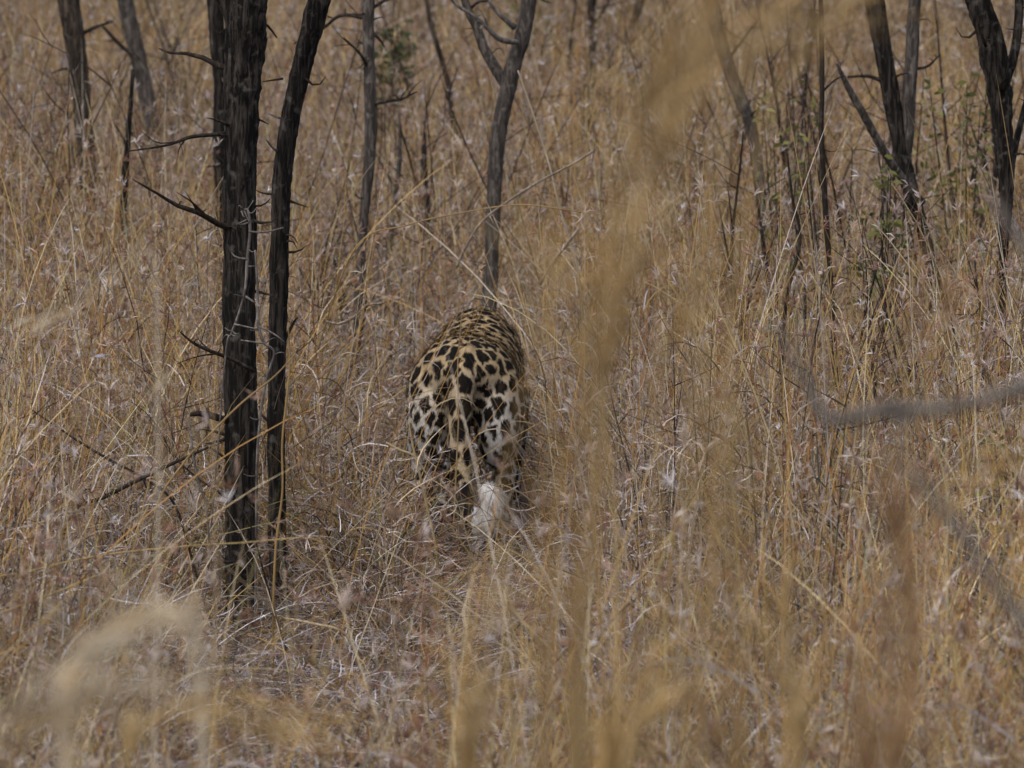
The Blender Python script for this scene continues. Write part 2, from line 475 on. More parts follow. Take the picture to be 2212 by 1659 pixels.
tree('sapling', 'slender leaning dark twig stem between blurred branch and three stemmed tree', 'sapling', 16.2,
     [(1700, 330, 4), (1712, 430, 6), (1728, 520, 7), (1700, 640, 8), (1690, 760, 9)], [], M_twig_dark, D, sides=7, rough=0.12, extra_top=0, nthorn=2, seed=33)

# far trunks that close the top of the view
tree('thorn_tree', 'small dark distant trunk at the top edge, right of the forked tree', 'tree', 27.0,
     [(1280, -60, 22), (1278, 0, 22), (1276, 60, 20), (1280, 140, 18)], [([(1276, 60, 8), (1300, 20, 6), (1330, -30, 5)], D, None)], M_bark, D, sides=10, extra_top=1.5, nthorn=2, seed=35)
tree('thorn_tree', 'crooked distant trunk at the top edge, second right of the forked tree', 'tree', 27.6,
     [(1400, -60, 16), (1385, 0, 18), (1366, 60, 18), (1345, 120, 18), (1340, 170, 16)], [([(1350, 110, 8), (1395, 120, 6)], D, None)], M_bark_brown, D, sides=10, extra_top=1.5, nthorn=2, seed=37)
tree('thorn_tree', 'dark distant stump with broken top, above the thin straight sapling', 'tree', 24.6,
     [(1748, 20, 8), (1758, 40, 24), (1752, 70, 22), (1745, 120, 18)], [], M_bark, D, sides=10, rough=.3, extra_top=0, nthorn=2, seed=39)

# ------------------------------------------------------------------ dead twigs and single stalks lying in the grass
def stick(name, label, cat, pix, Y, mat, yoff=None, down=True, nth=0, seed=0, group=None, side=None, tintcol=None):
    rows = poly(pix, Y, yoff)
    if down:     # the foot bends down into the grass
        a, b = np.array(rows[-2]), np.array(rows[-1])
        d = (b - a)[:3]; d /= np.linalg.norm(d)
        d = d * .5 + np.array([0, .35, -1.0]); d /= np.linalg.norm(d)
        p = b[:3].copy()
        while p[2] > gz(p[0], p[1]) - .03:
            p = p + d * .02
        rows = rows + [(*((b[:3] * .6 + p * .4)), b[3]), (*p, b[3])]
    root = tag(empty(name, (rows[-1][0], rows[-1][1], rows[-1][2])), label, cat, group)
    V, F, c = limb(rows, 7, 0.08, seed, 0.02)
    n0 = len(V)
    if nth:
        thorns(c, V, F, nth, random.Random(seed), (0.012, 0.03))
    col = None
    if tintcol is not None:
        col = np.tile(np.array(tintcol), (len(V), 1))
        f = np.array([0.8 + 0.35 * noise.noise(Vector(v) * 14) for v in V])
        col = col * f[:, None]
    part('stem', mesh_from(name, V, F, mat, col=col), root)
    for k, sd_ in enumerate(side or []):
        V, F, c = limb(poly(sd_, Y - 0.04), 6, 0.05, seed + k, 0.02)
        part('twig', mesh_from('twig', V, F, mat), root)
    return root

stick('dead_branch', 'dark dead branch sloping down to the left, crossing another, left of the thick trunk', 'branch',
      [(451, 966, 5), (380, 998, 8), (305, 1034, 9), (230, 1072, 9), (157, 1110, 8)], 14.0, M_twig_dark, nth=8, seed=41, side=[[(310, 1035, 5), (316, 1055, 3)]])
stick('dead_branch', 'long thin dark branch sloping down to the right into the crossed pair', 'branch',
      [(63, 882, 3), (168, 952, 5), (240, 995, 6), (315, 1036, 6), (378, 1092, 6)], 14.1, M_twig_dark, nth=10, seed=42)
stick('dead_branch', 'short dark twig sloping down right to the foot of the thick trunk', 'branch',
      [(385, 997, 3), (430, 1035, 4), (483, 1071, 5), (535, 1120, 4)], 13.9, M_twig_dark, nth=6, seed=43)
stick('dead_twig', 'pale brown twig slanting across the forked trunk above the leopard', 'twig',
      [(1282, 326, 6), (1240, 352, 5), (1160, 395, 6), (1090, 440, 6), (1040, 480, 6), (1005, 535, 6), (985, 580, 6)], 17.2, M_twig_brown, down=False, nth=4, seed=44)
stick('dead_twig', 'whitish thorny twig hanging against the thickest black trunk', 'twig',
      [(520, 458, 4), (535, 455, 6), (540, 500, 7), (534, 560, 7), (530, 620, 6), (518, 670, 5), (500, 720, 5), (488, 760, 4)], 14.25, M_twig_grey, nth=16, seed=45,
      side=[[(537, 500, 5), (570, 502, 4), (612, 492, 3)], [(535, 560, 5), (510, 556, 4), (500, 545, 2)], [(530, 640, 5), (552, 655, 4)], [(505, 700, 4), (560, 712, 3)]])
stick('dead_twig', 'grey thorny twig standing in the gap between the two black trunks', 'twig',
      [(551, 540, 4), (556, 620, 6), (558, 700, 7), (570, 740, 7), (592, 762, 5), (575, 820, 6), (562, 900, 6), (555, 1000, 6)], 14.4, M_twig_grey, nth=14, seed=46,
      side=[[(558, 705, 5), (590, 720, 4), (616, 740, 2)], [(572, 742, 5), (520, 735, 3)]])
stick('dead_twig', 'pale short stick poking up right of the forked trunk foot', 'twig',
      [(1252, 492, 8), (1225, 525, 8), (1190, 572, 7), (1165, 615, 7)], 16.9, M_twig_brown, down=False, seed=47)
stick('dead_twig', 'grey curled twig lying left of the leopard, by the thin grey trunk', 'twig',
      [(830, 655, 3), (790, 660, 6), (765, 685, 7), (730, 700, 6), (705, 693, 4)], 16.2, M_twig_brown, down=False, seed=48)
stick('dead_twig', 'thin wavy whitish twig standing left of the thick trunk foot', 'twig',
      [(408, 905, 3), (412, 940, 5), (418, 990, 6), (428, 1040, 6), (441, 1075, 6), (446, 1100, 5)], 13.9, M_twig_grey, seed=49, nth=3)

straw, gold, rust = (0.56, 0.46, 0.29), (0.42, 0.28, 0.12), (0.30, 0.15, 0.07)
ST = [
 ('thick pale broken stalk slanting down right, below the leopard', [(1080, 1290, 9), (1140, 1355, 11), (1215, 1432, 10), (1262, 1500, 9), (1310, 1590, 9)], 12.6, straw),
 ('short pale broken straw lying right of the black trunk feet', [(620, 1335, 6), (680, 1350, 9), (745, 1368, 8)], 13.4, straw),
 ('pale jointed stalk slanting down right near the lower right corner', [(2010, 1200, 6), (2060, 1270, 9), (2100, 1320, 9), (2165, 1372, 8)], 12.4, straw),
 ('bent straw folded into an upside down V at the lower right', [(1872, 1560, 7), (1850, 1520, 8), (1824, 1482, 8), (1800, 1540, 8), (1778, 1610, 8)], 11.6, straw),
 ('tall pale grey stalk leaning left across the forked trunk crotch', [(1115, 150, 5), (1150, 250, 6), (1185, 350, 6), (1215, 460, 7), (1245, 590, 7)], 17.2, (0.5, 0.43, 0.33)),
 ('thin arching golden stalk crossing in front of the forked trunk', [(1330, 470, 3), (1230, 452, 4), (1120, 445, 4), (1000, 460, 4), (880, 490, 5), (770, 540, 5)], 16.4, gold),
 ('upright pale stalk rising across the middle of the leopard', [(1000, 670, 3), (990, 780, 4), (988, 900, 5), (986, 1000, 5), (984, 1120, 6)], 15.2, (0.46, 0.33, 0.16)),
 ('pale straw lying against the left haunch of the leopard', [(829, 952, 6), (865, 972, 8), (895, 990, 7), (925, 1030, 5), (985, 1080, 4)], 15.0, straw),
 ('pale stalk standing at the left hind leg of the leopard', [(880, 905, 4), (893, 965, 6), (908, 1030, 8), (925, 1110, 8), (940, 1185, 8)], 14.8, (0.52, 0.4, 0.22)),
 ('long yellow stalk arching in from the left edge to the trunk feet', [(700, 1170, 3), (658, 1164, 4), (525, 1172, 5), (400, 1180, 5), (210, 1200, 6), (60, 1235, 6), (-40, 1270, 7)], 12.4, (0.46, 0.34, 0.14)),
 ('short yellow stalk rising from the left edge below the long arching one', [(250, 1228, 4), (196, 1246, 6), (110, 1285, 7), (0, 1326, 7), (-60, 1350, 7)], 12.0, (0.44, 0.32, 0.14)),
 ('thin hooped straw arching below the black trunk feet', [(654, 1452, 3), (560, 1442, 4), (472, 1446, 5), (420, 1455, 5), (380, 1472, 6), (340, 1505, 6), (311, 1540, 6)], 11.8, straw),
 ('straight rust coloured stalk leaning right, below the blurred branch', [(1762, 900, 5), (1750, 990, 6), (1735, 1080, 9), (1722, 1170, 9), (1705, 1270, 9)], 13.6, rust),
 ('long pale stalk slanting down right under the blurred branch', [(1700, 1075, 4), (1760, 1140, 5), (1830, 1200, 5), (1900, 1280, 5), (1960, 1330, 5)], 12.8, straw),
 ('long golden stalk leaning right through the left grass beside the thick trunk', [(640, 760, 4), (590, 815, 5), (520, 870, 6), (440, 950, 6), (400, 1000, 6), (340, 1090, 6)], 13.3, gold),
 ('tall golden stem running up in front of the slender black trunk', [(625, 700, 4), (622, 800, 6), (612, 950, 7), (606, 1060, 7), (598, 1180, 8), (594, 1300, 8)], 13.6, gold),
]
for k, (lab, pix, Y, colr) in enumerate(ST):
    pix = [(a + random.Random(k * 31 + i).uniform(-4, 4), b + random.Random(k * 17 + i).uniform(-4, 4), w * .72) for i, (a, b, w) in enumerate(pix)]
    stick('grass_stalk', lab, 'grass stalk', pix, Y, M_stalk, seed=60 + k, tintcol=colr, group='single dry stalks standing out of the grass')

# ------------------------------------------------------------------ leopard
LX = P(1004, 1195, 16.0).x
LY = 16.0
LZ = gz(LX, LY)

def build_leopard():
    V, F = [], []
    def loft(rows, sides=20):
        """rows: x y z halfwidth halfheight, section perpendicular to path, width along x"""
        r = catmull(rows, 5 * len(rows))
        p = r[:, :3]
        T = np.gradient(p, axis=0); T /= np.linalg.norm(T, axis=1)[:, None]
        base = len(V)
        for i in range(len(r)):
            a = np.array([1.0, 0, 0]); a = a - T[i] * a.dot(T[i]); a /= np.linalg.norm(a)
            b = np.cross(T[i], a)
            for k in range(sides):
                t = 2 * math.pi * k / sides
                V.append(p[i] + a * math.cos(t) * max(r[i, 3], .004) + b * math.sin(t) * max(r[i, 4], .004))
        n = len(r)
        for i in range(n - 1):
            for k in range(sides):
                k2 = (k + 1) % sides
                F.append((base + i * sides + k, base + i * sides + k2, base + (i + 1) * sides + k2, base + (i + 1) * sides + k))
        F.append(tuple(base + k for k in range(sides))[::-1])
        F.append(tuple(base + (n - 1) * sides + k for k in range(sides)))
    def ell(c, r, rot=0.0, nu=18, nv=12):
        base = len(V)
        cr_, sr_ = math.cos(rot), math.sin(rot)
        for j in range(nv + 1):
            ph = math.pi * j / nv
            for k in range(nu):
                t = 2 * math.pi * k / nu
                x, y, z = r[0] * math.sin(ph) * math.cos(t), r[1] * math.sin(ph) * math.sin(t), r[2] * math.cos(ph)
                y, z = y * cr_ - z * sr_, y * sr_ + z * cr_
                V.append(np.array([c[0] + x, c[1] + y, c[2] + z]))
        for j in range(nv):
            for k in range(nu):
                k2 = (k + 1) % nu
                F.append((base + j * nu + k, base + (j + 1) * nu + k, base + (j + 1) * nu + k2, base + j * nu + k2))
    # trunk, neck, head carried low
    loft([(0, -.115, .50, .045, .05), (0, -.09, .51, .095, .09), (0, -.03, .515, .138, .118), (0, .06, .515, .150, .128), (0, .2, .50, .140, .130),
          (0, .38, .488, .145, .145), (0, .56, .495, .145, .155), (0, .70, .515, .125, .150), (0, .80, .52, .098, .118), (0, .90, .50, .080, .092), (0, .98, .47, .075, .082), (0, 1.03, .45, .05, .05)], 28)
    ell((0, 1.02, .455), (.082, .095, .080), -.35)           # skull
    ell((0, 1.115, .415), (.045, .062, .042), -.35)          # muzzle
    ell((0, 1.10, .385), (.036, .055, .025), -.35)           # jaw
    for s in (-1, 1):
        ell((s * .062, .985, .535), (.030, .013, .034))      # ear
        ell((s * .048, 1.05, .44), (.036, .05, .036))        # cheek
        # shoulder blade and foreleg
        ell((s * .092, .66, .48), (.050, .10, .135), .2)
        fy = .02 if s > 0 else -.10
        loft([(s * .105, .66, .42, .055, .075), (s * .11, .645 + fy * .3, .33, .045, .058), (s * .108, .66 + fy * .6, .24, .034, .042), (s * .105, .665 + fy * .85, .15, .029, .034),
              (s * .104, .665 + fy, .08, .026, .030), (s * .104, .68 + fy, .035, .034, .036)], 16)
        ell((s * .104, .705 + fy, .028), (.042, .060, .028))
        # haunch and hind leg: knee high and forward, hock back, near vertical shank
        hy = .0 if s < 0 else .12
        ell((s * .070, .045, .575), (.046, .085, .050), .1)      # hip bone
        ell((s * .100, .035, .425), (.078, .125, .165), .25)
        ell((s * .098, -.035, .39), (.066, .085, .13), .1)
        ell((s * .118, .10 + hy * .3, .33), (.055, .085, .10), .5)
        loft([(s * .105, .06, .42, .070, .11), (s * .118, .09 + hy * .4, .33, .058, .088), (s * .116, .045 + hy * .6, .25, .044, .060), (s * .112, -.03 + hy * .8, .19, .033, .042),
              (s * .110, -.065 + hy, .155, .028, .034), (s * .108, -.045 + hy, .09, .026, .030), (s * .107, -.025 + hy, .045, .031, .032)], 16)
        ell((s * .107, .015 + hy, .028), (.042, .062, .029))
        for k in range(4):
            ell((s * .107 + (-.027 + .018 * k), .062 + hy - abs(k - 1.5) * .006, .018), (.012, .022, .017))
            ell((s * .104 + (-.027 + .018 * k), .752 + fy - abs(k - 1.5) * .006, .018), (.012, .022, .017))
    # tail: hangs behind, tip curls up and back towards the viewer, to the right
    tail = [(0, -.05, .595, .046, .05), (0, -.11, .550, .042, .042), (-.002, -.148, .48, .037, .037), (-.004, -.165, .40, .032, .032), (-.002, -.185, .32, .031, .031), (.004, -.205, .24, .030, .030),
            (.020, -.235, .180, .030, .030), (.046, -.272, .128, .031, .031), (.074, -.302, .134, .034, .034), (.094, -.325, .158, .036, .036), (.102, -.338, .194, .035, .035), (.092, -.345, .228, .028, .028), (.076, -.348, .252, .010, .010)]
    loft(tail, 16)
    me = bpy.data.meshes.new('leopard_raw')
    me.from_pydata([tuple(v) for v in V], [], F)
    ob = bpy.data.objects.new('leopard_raw', me)
    C.objects.link(ob)
    rm = ob.modifiers.new('r', 'REMESH'); rm.mode = 'VOXEL'; rm.voxel_size = 0.0048
    sm = ob.modifiers.new('s', 'SMOOTH'); sm.factor = 0.5; sm.iterations = 7
    dg = bpy.context.evaluated_depsgraph_get()
    ev = ob.evaluated_get(dg)
    out = bpy.data.meshes.new_from_object(ev)
    C.objects.unlink(ob); bpy.data.objects.remove(ob); bpy.data.meshes.remove(me)
    return out, np.array(catmull(tail, 60))

def leopard_coat(co, no, tl):
    """spot pattern: blue-noise spots on the surface, pale net between them"""
    rs = np.random.RandomState(11)
    n = len(co)
    dt = np.min(np.linalg.norm(co[:, None, :] - tl[None, ::3, :3], axis=2), axis=1)
    x, y, z = co.T
    tail = (dt < .052) & (y < -.09) & (z < .56)
    leg = (z < .26) & ~tail
    neck = y > .8
    space = np.full(n, .0320)
    space[y > .12] = .036
    space[leg] = .030
    space[neck] = .027
    space[tail] = .036
    order = rs.permutation(n)
    chosen = []
    cell = {}
    h = .05
    for i in order:
        k = tuple((co[i] // h).astype(int))
        ok = True
        for a in (-1, 0, 1):
            for b_ in (-1, 0, 1):
                for c_ in (-1, 0, 1):
                    for j in cell.get((k[0] + a, k[1] + b_, k[2] + c_), ()):
                        d = co[i] - co[j]
                        d = d * np.array([1.0, .72, .66])
                        if d @ d < space[i] ** 2:
                            ok = False; break
                    if not ok: break
                if not ok: break
            if not ok: break
        if ok:
            cell.setdefault(k, []).append(i); chosen.append(i)
    ch = np.array(chosen)
    sp = co[ch]
    rad_ = space[ch] * rs.uniform(.48, .80, len(ch))
    gap = rs.uniform(.0014, .0036, len(ch)) * (rs.rand(len(ch)) > .06)
    w = np.array([[noise.noise(Vector(v) * 45), noise.noise(Vector(v) * 45 + Vector((9, 0, 0))), noise.noise(Vector(v) * 45 + Vector((0, 9, 0)))] for v in co]) * .015
    q = co + w
    dark = np.zeros(n); centre = np.zeros(n)
    W3 = np.array([1.0, .72, .66])
    for s0 in range(0, n, 4000):
        qq = q[s0:s0 + 4000]
        d = np.linalg.norm((qq[:, None, :] - sp[None]) * W3, axis=2)
        idx = np.argpartition(d, 2, axis=1)[:, :2]
        d2 = np.take_along_axis(d, idx, 1)
        o = np.argsort(d2, axis=1)
        idx = np.take_along_axis(idx, o, 1); d2 = np.take_along_axis(d2, o, 1)
        i1 = idx[:, 0]
        edge = (d2[:, 1] - d2[:, 0]) * .5
        a = np.clip((edge - gap[i1]) / .0024, 0, 1) * np.clip((rad_[i1] * 1.18 - d2[:, 0]) / .004, 0, 1)
        dark[s0:s0 + 4000] = a
        centre[s0:s0 + 4000] = np.clip((rad_[i1] * .45 - d2[:, 0]) / .004, 0, 1) * (np.sin(i1 * 12.9) > .1)
    # rosettes (brown centre) along the flanks only
    flank = np.where((y > .15) & (y < .8), .9, .12)
    tan = np.array([.54, .415, .25]); white = np.array([.70, .68, .64]); black = np.array([.012, .010, .009]); brown = np.array([.22, .13, .06])
    wh = np.clip((.55 - z) / .15, 0, 1) * np.clip((np.abs(x) - .035) / .035, 0, 1) * np.clip((-no[:, 1] + .6) / .8, .5, 1)
    wh = np.maximum(wh, np.clip((.30 - z) / .1, 0, 1) * .8)
    wh = np.maximum(wh, np.clip(-no[:, 2] - .2, 0, 1))
    wh[tail] = .15
    # tail underside near the tip is white and unspotted
    tip = tail & (y < -.24)
    col = tan * (1 - wh[:, None]) + white * wh[:, None]
    col *= (1 + .12 * np.array([noise.noise(Vector(v) * 20) for v in co]))[:, None]
    spot = black * np.ones((n, 1))
    spot = spot * (1 - (centre * flank)[:, None]) + brown * (centre * flank)[:, None]
    # direction along the tail at the curl: underside faces out of the curl
    cc = np.array([.070, -.262, .225])
    out = ((co - cc) @ np.array([0.25, -.8, -.55])) > .02
    under = tip & out & (x > .042)
    dark = np.where(under, 0, dark)
    col[under] = np.array([.87, .86, .85])
    back = tip & ~out
    dark = np.where(back & (z > .12), np.maximum(dark, .85), dark)
    col = col * (1 - dark[:, None]) + spot * dark[:, None]
    return col, tip

lme, tail_path = build_leopard()
nv = len(lme.vertices)
co = np.zeros(nv * 3); lme.vertices.foreach_get('co', co); co = co.reshape(-1, 3)
no = np.zeros(nv * 3); lme.vertices.foreach_get('normal', no); no = no.reshape(-1, 3)
lcol, ltip = leopard_coat(co, no, tail_path)
at = lme.color_attributes.new('tint', 'FLOAT_COLOR', 'POINT')
cc4 = np.ones((nv, 4), np.float32); cc4[:, :3] = lcol
at.data.foreach_set('color', cc4.ravel())
lme.polygons.foreach_set('use_smooth', [True] * len(lme.polygons))
M_fur = tint_mat('spotted_coat', 0.75, 0.0, 0.15, patch=False)
lme.materials.clear(); lme.materials.append(M_fur)
leo = empty('leopard', (LX, LY, LZ))
leo.rotation_euler = (rad(2.0), 0, rad(-3))
tag(leo, 'spotted leopard walking away through dry grass, white tail tip curled up', 'leopard')
lme.name = 'leopard_body'
link(bpy.data.objects.new('body', lme), leo)
# coat hairs: one thin triangle each
rs = np.random.RandomState(4)
pi = rs.randint(0, nv, 120000)
keep = (co[pi, 1] < .75) | (rs.rand(len(pi)) < .3)
pi = pi[keep]
k = len(pi)
p0 = co[pi] + rs.normal(0, .0015, (k, 3)); nn = no[pi]
flow = np.tile(np.array([0, -.45, -.8]), (k, 1)) + rs.normal(0, .2, (k, 3))
flow -= nn * np.sum(flow * nn, 1)[:, None]
flow /= np.linalg.norm(flow, axis=1)[:, None] + 1e-6
dirn = flow + nn * rs.uniform(.2, .6, (k, 1))
dirn /= np.linalg.norm(dirn, axis=1)[:, None]
ln = rs.uniform(.007, .014, (k, 1)); ln[ltip[pi]] *= 2.0
ln[(co[pi, 2] < .2) & ~ltip[pi]] *= .7
sidev = np.cross(dirn, nn); sidev /= np.linalg.norm(sidev, axis=1)[:, None] + 1e-6
wd = .0010
hv = np.stack([p0 - sidev * wd, p0 + sidev * wd, p0 + dirn * ln], 1).reshape(-1, 3)
hf = np.arange(3 * k).reshape(-1, 3)
hc = np.repeat(lcol[pi] * rs.uniform(.82, 1.15, (k, 1)), 3, axis=0)
fme = bpy.data.meshes.new('fur')
fme.vertices.add(3 * k); fme.vertices.foreach_set('co', hv.ravel())
fme.loops.add(3 * k); fme.loops.foreach_set('vertex_index', hf.ravel())
fme.polygons.add(k); fme.polygons.foreach_set('loop_start', np.arange(0, 3 * k, 3))
fme.update(calc_edges=True)
a = fme.color_attributes.new('tint', 'FLOAT_COLOR', 'POINT')
c4 = np.ones((3 * k, 4), np.float32); c4[:, :3] = hc
a.data.foreach_set('color', c4.ravel())
fme.materials.append(M_fur)
link(bpy.data.objects.new('fur', fme), leo)
# face, unseen from here
m, nt, b = new_mat('amber_eye'); b.inputs['Base Color'].default_value = (.35, .2, .03, 1); b.inputs['Roughness'].default_value = .1
M_eye = m
m, nt, b = new_mat('dark_nose'); b.inputs['Base Color'].default_value = (.05, .02, .02, 1); b.inputs['Roughness'].default_value = .4
M_nose = m
def ball(c, r, mat, name):
    bm = bmesh.new(); bmesh.ops.create_uvsphere(bm, u_segments=14, v_segments=10, radius=1)
    for v in bm.verts: v.co = Vector((v.co.x * r[0] + c[0], v.co.y * r[1] + c[1], v.co.z * r[2] + c[2]))
    me = bpy.data.meshes.new(name); bm.to_mesh(me); bm.free(); me.materials.append(mat)
    return link(bpy.data.objects.new(name, me), leo)
ball((-.036, 1.085, .472), (.013, .010, .013), M_eye, 'eye'); ball((.036, 1.085, .472), (.013, .010, .013), M_eye, 'eye')
ball((0, 1.172, .408), (.018, .012, .013), M_nose, 'nose')

# ------------------------------------------------------------------ grass
PAL_LEAF = [((.54, .44, .29), 3.5), ((.27, .205, .165), 3), ((.44, .295, .115), 4.6), ((.72, .68, .67), 2.8), ((.26, .125, .065), 2.4), ((.045, .035, .030), 6.5), ((.45, .39, .365), 3.2), ((.23, .235, .09), 1.2)]  # large near-black share paints the shaded gaps between blades into the leaf colour
PAL_STEM = [((.56, .385, .14), 5), ((.45, .265, .085), 3.4), ((.76, .64, .41), 2.6), ((.32, .135, .055), 1.8), ((.44, .36, .28), 1.6), ((.09, .065, .05), 1.6), ((.40, .38, .17), .9)]
PAL_HUSK = [((.23, .12, .08), 2.6), ((.37, .255, .195), 2.6), ((.50, .42, .37), 2.4), ((.70, .65, .62), .35)]
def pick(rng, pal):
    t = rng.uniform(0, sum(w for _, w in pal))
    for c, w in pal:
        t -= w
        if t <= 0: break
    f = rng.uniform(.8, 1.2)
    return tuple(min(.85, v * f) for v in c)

def scaled(c, f): return tuple(min(.85, v * f) for v in c)

class Ribbons:
    def __init__(s): s.V = []; s.F = []; s.C = []
    def add(s, pts, widths, col, col2=None, rng=random, face=None):
        """a strip of quads along pts, gently twisted; the last point is a tip"""
        n = len(pts); b0 = len(s.V)
        side = face if face is not None else Vector((rng.uniform(-1, 1), rng.uniform(-1, 1), rng.uniform(-.2, .2)))
        for i in range(n):
            t = (pts[min(i + 1, n - 1)] - pts[max(i - 1, 0)])
            q = t.cross(side)
            if q.length < 1e-8: q = Vector((1, 0, 0))
            q.normalize()
            f = i / (n - 1)
            c = col if col2 is None else tuple(col[j] * (1 - f) + col2[j] * f for j in range(3))
            if i < n - 1:
                s.V += [pts[i] - q * widths[i] * .5, pts[i] + q * widths[i] * .5]; s.C += [c, c]
            else:
                s.V.append(pts[i]); s.C.append(c)
        for i in range(n - 2):
            a = b0 + 2 * i
            s.F.append((a, a + 1, a + 3, a + 2))
        a = b0 + 2 * (n - 2)
        s.F.append((a, a + 1, a + 2))
    def mesh(s, name, mat): return mesh_from(name, s.V, s.F, mat, smooth=False, col=s.C)

def leaf_curve(p, az, el, L, curl, n, rng, wob=.15):
    """a blade from p that starts at elevation el and droops by curl along its length"""
    pts = [p.copy()]; a, e = az, el
    for i in range(n):
        d = Vector((math.cos(e) * math.cos(a), math.cos(e) * math.sin(a), math.sin(e)))
        pts.append(pts[-1] + d * (L / n))
        e -= curl / n * (0.5 + i / n); a += rng.gauss(0, wob)
    return pts

def spikelets(R, p, d, rng, n=7, L=.045, drop=.5, cols=PAL_HUSK):
    """a drooping tuft of narrow husks"""
    base = pick(rng, cols)
    for _ in range(n):
        v = (d + Vector((rng.gauss(0, .45), rng.gauss(0, .45), rng.gauss(-.2, .5)))).normalized()
        l = L * rng.uniform(.6, 1.25)
        q1 = p + v * l * .5
        q2 = q1 + (v + Vector((rng.gauss(0, .3), rng.gauss(0, .3), -drop * rng.uniform(-.2, 1.2)))).normalized() * l * .6
        f = rng.uniform(.75, 1.25)
        c = tuple(min(.8, x * f) for x in base)
        c2 = tuple(min(.8, x * 1.35) for x in c)
        R.add([p.copy(), q1, q2], [.0016, .0032], c, c2, rng)

def tangle(R, rng, o, k=1.0):
    """low mass of dead leaves, curled and crossing"""
    for _ in range(int(30 * k)):
        p = o + Vector((rng.gauss(0, .06), rng.gauss(0, .06), rng.uniform(-.02, .08)))
        L = rng.uniform(.12, .44)
        n = 6
        pts = leaf_curve(p, rng.uniform(0, 6.28), rng.uniform(.75, 1.55), L, rng.uniform(.1, 2.4), n, rng)
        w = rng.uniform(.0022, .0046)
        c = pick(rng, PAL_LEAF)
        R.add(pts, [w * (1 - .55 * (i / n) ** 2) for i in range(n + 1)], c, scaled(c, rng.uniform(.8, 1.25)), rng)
    for _ in range(int(19 * k)):      # short curled flakes caught higher up
        p = o + Vector((rng.gauss(0, .09), rng.gauss(0, .09), rng.uniform(.08, .40)))
        pts = leaf_curve(p, rng.uniform(0, 6.28), rng.uniform(-1.3, 1.4), rng.uniform(.04, .14), rng.uniform(-3, 3.4), 5, rng, .3)
        w = rng.uniform(.0018, .0038)
        R.add(pts, [w, w, w * .9, w * .7, w * .5, 0], pick(rng, [((.66, .60, .58), 2.8), ((.46, .36, .28), 2.6), ((.24, .15, .11), 1.6), ((.80, .77, .77), 1.7)]), None, rng)

def stems(R, rng, o, ns=6, hmin=.5, hmax=1.12, spread=.06, wmul=1.0, headp=.6):
    """flowering stems with husks and a few leaves"""
    for _ in range(ns):
        p = o + Vector((rng.gauss(0, spread), rng.gauss(0, spread), -.03))
        H = rng.uniform(hmin, hmax)
        broken = rng.random() < .22
        az = rng.uniform(0, 6.28); el = 1.57 - abs(rng.gauss(0, .22)) - (rng.uniform(.2, 1.0) if broken else 0)
        n = 8
        pts = leaf_curve(p, az, el, H, rng.uniform(.0, .5), n, rng, .1)
        w = rng.uniform(.0022, .0042) * wmul
        c = pick(rng, PAL_STEM)
        R.add(pts, [w * (1 - .5 * i / n) for i in range(n + 1)], c, scaled(c, rng.uniform(.75, 1.25)), rng, face=Vector((rng.uniform(-.4, .4), 1, 0)))
        for _l in range(rng.randint(1, 3)):
            i = rng.randint(1, n - 3)
            lp = leaf_curve(pts[i], rng.uniform(0, 6.28), rng.uniform(.5, 1.4), rng.uniform(.08, .28), rng.uniform(.4, 3.4), 5, rng, .25)
            lw = rng.uniform(.0022, .0045)
            R.add(lp, [lw, lw, lw * .9, lw * .7, lw * .4, 0], pick(rng, PAL_LEAF), None, rng)
        if rng.random() < headp and not broken:
            for i in range(n - rng.randint(1, 3), n + 1):
                if rng.random() < .75:
                    d = (pts[min(i + 1, n)] - pts[i - 1]).normalized()
                    spikelets(R, pts[i], d, rng, rng.randint(4, 7), rng.uniform(.018, .038))

def straws(R, rng, o, n_=3):
    """long pale straws that lean and arch across the rest"""
    for _ in range(n_):
        p = o + Vector((rng.gauss(0, .06), rng.gauss(0, .06), -.03))
        n = 10
        pts = leaf_curve(p, rng.uniform(0, 6.28), rng.uniform(.75, 1.5), rng.uniform(.7, 1.35), rng.uniform(-.1, 1.1), n, rng, .05)
        w = rng.uniform(.0028, .0052)
        c = pick(rng, [((.80, .66, .40), 3), ((.60, .42, .18), 3), ((.46, .27, .10), 1.4), ((.74, .67, .56), 1.6), ((.14, .10, .07), 1)])
        R.add(pts, [w * (1 - .55 * i / n) for i in range(n + 1)], c, None, rng, face=Vector((rng.uniform(-.4, .4), 1, 0)))

def husks(R, rng, o):
    """mid-height fluffy husk clusters on fine stalks"""
    for _ in range(3):
        p = o + Vector((rng.gauss(0, .07), rng.gauss(0, .07), 0))
        pts = leaf_curve(p, rng.uniform(0, 6.28), rng.uniform(1.1, 1.55), rng.uniform(.25, .62), rng.uniform(.1, 1.4), 6, rng, .12)
        R.add(pts, [.0018] * 7, pick(rng, PAL_STEM), None, rng, face=Vector((0, 1, 0)))
        for i in (5, 6):
            d = (pts[min(i + 1, 6)] - pts[i - 1]).normalized()
            spikelets(R, pts[i], d, rng, rng.randint(4, 7), rng.uniform(.016, .034), .8)

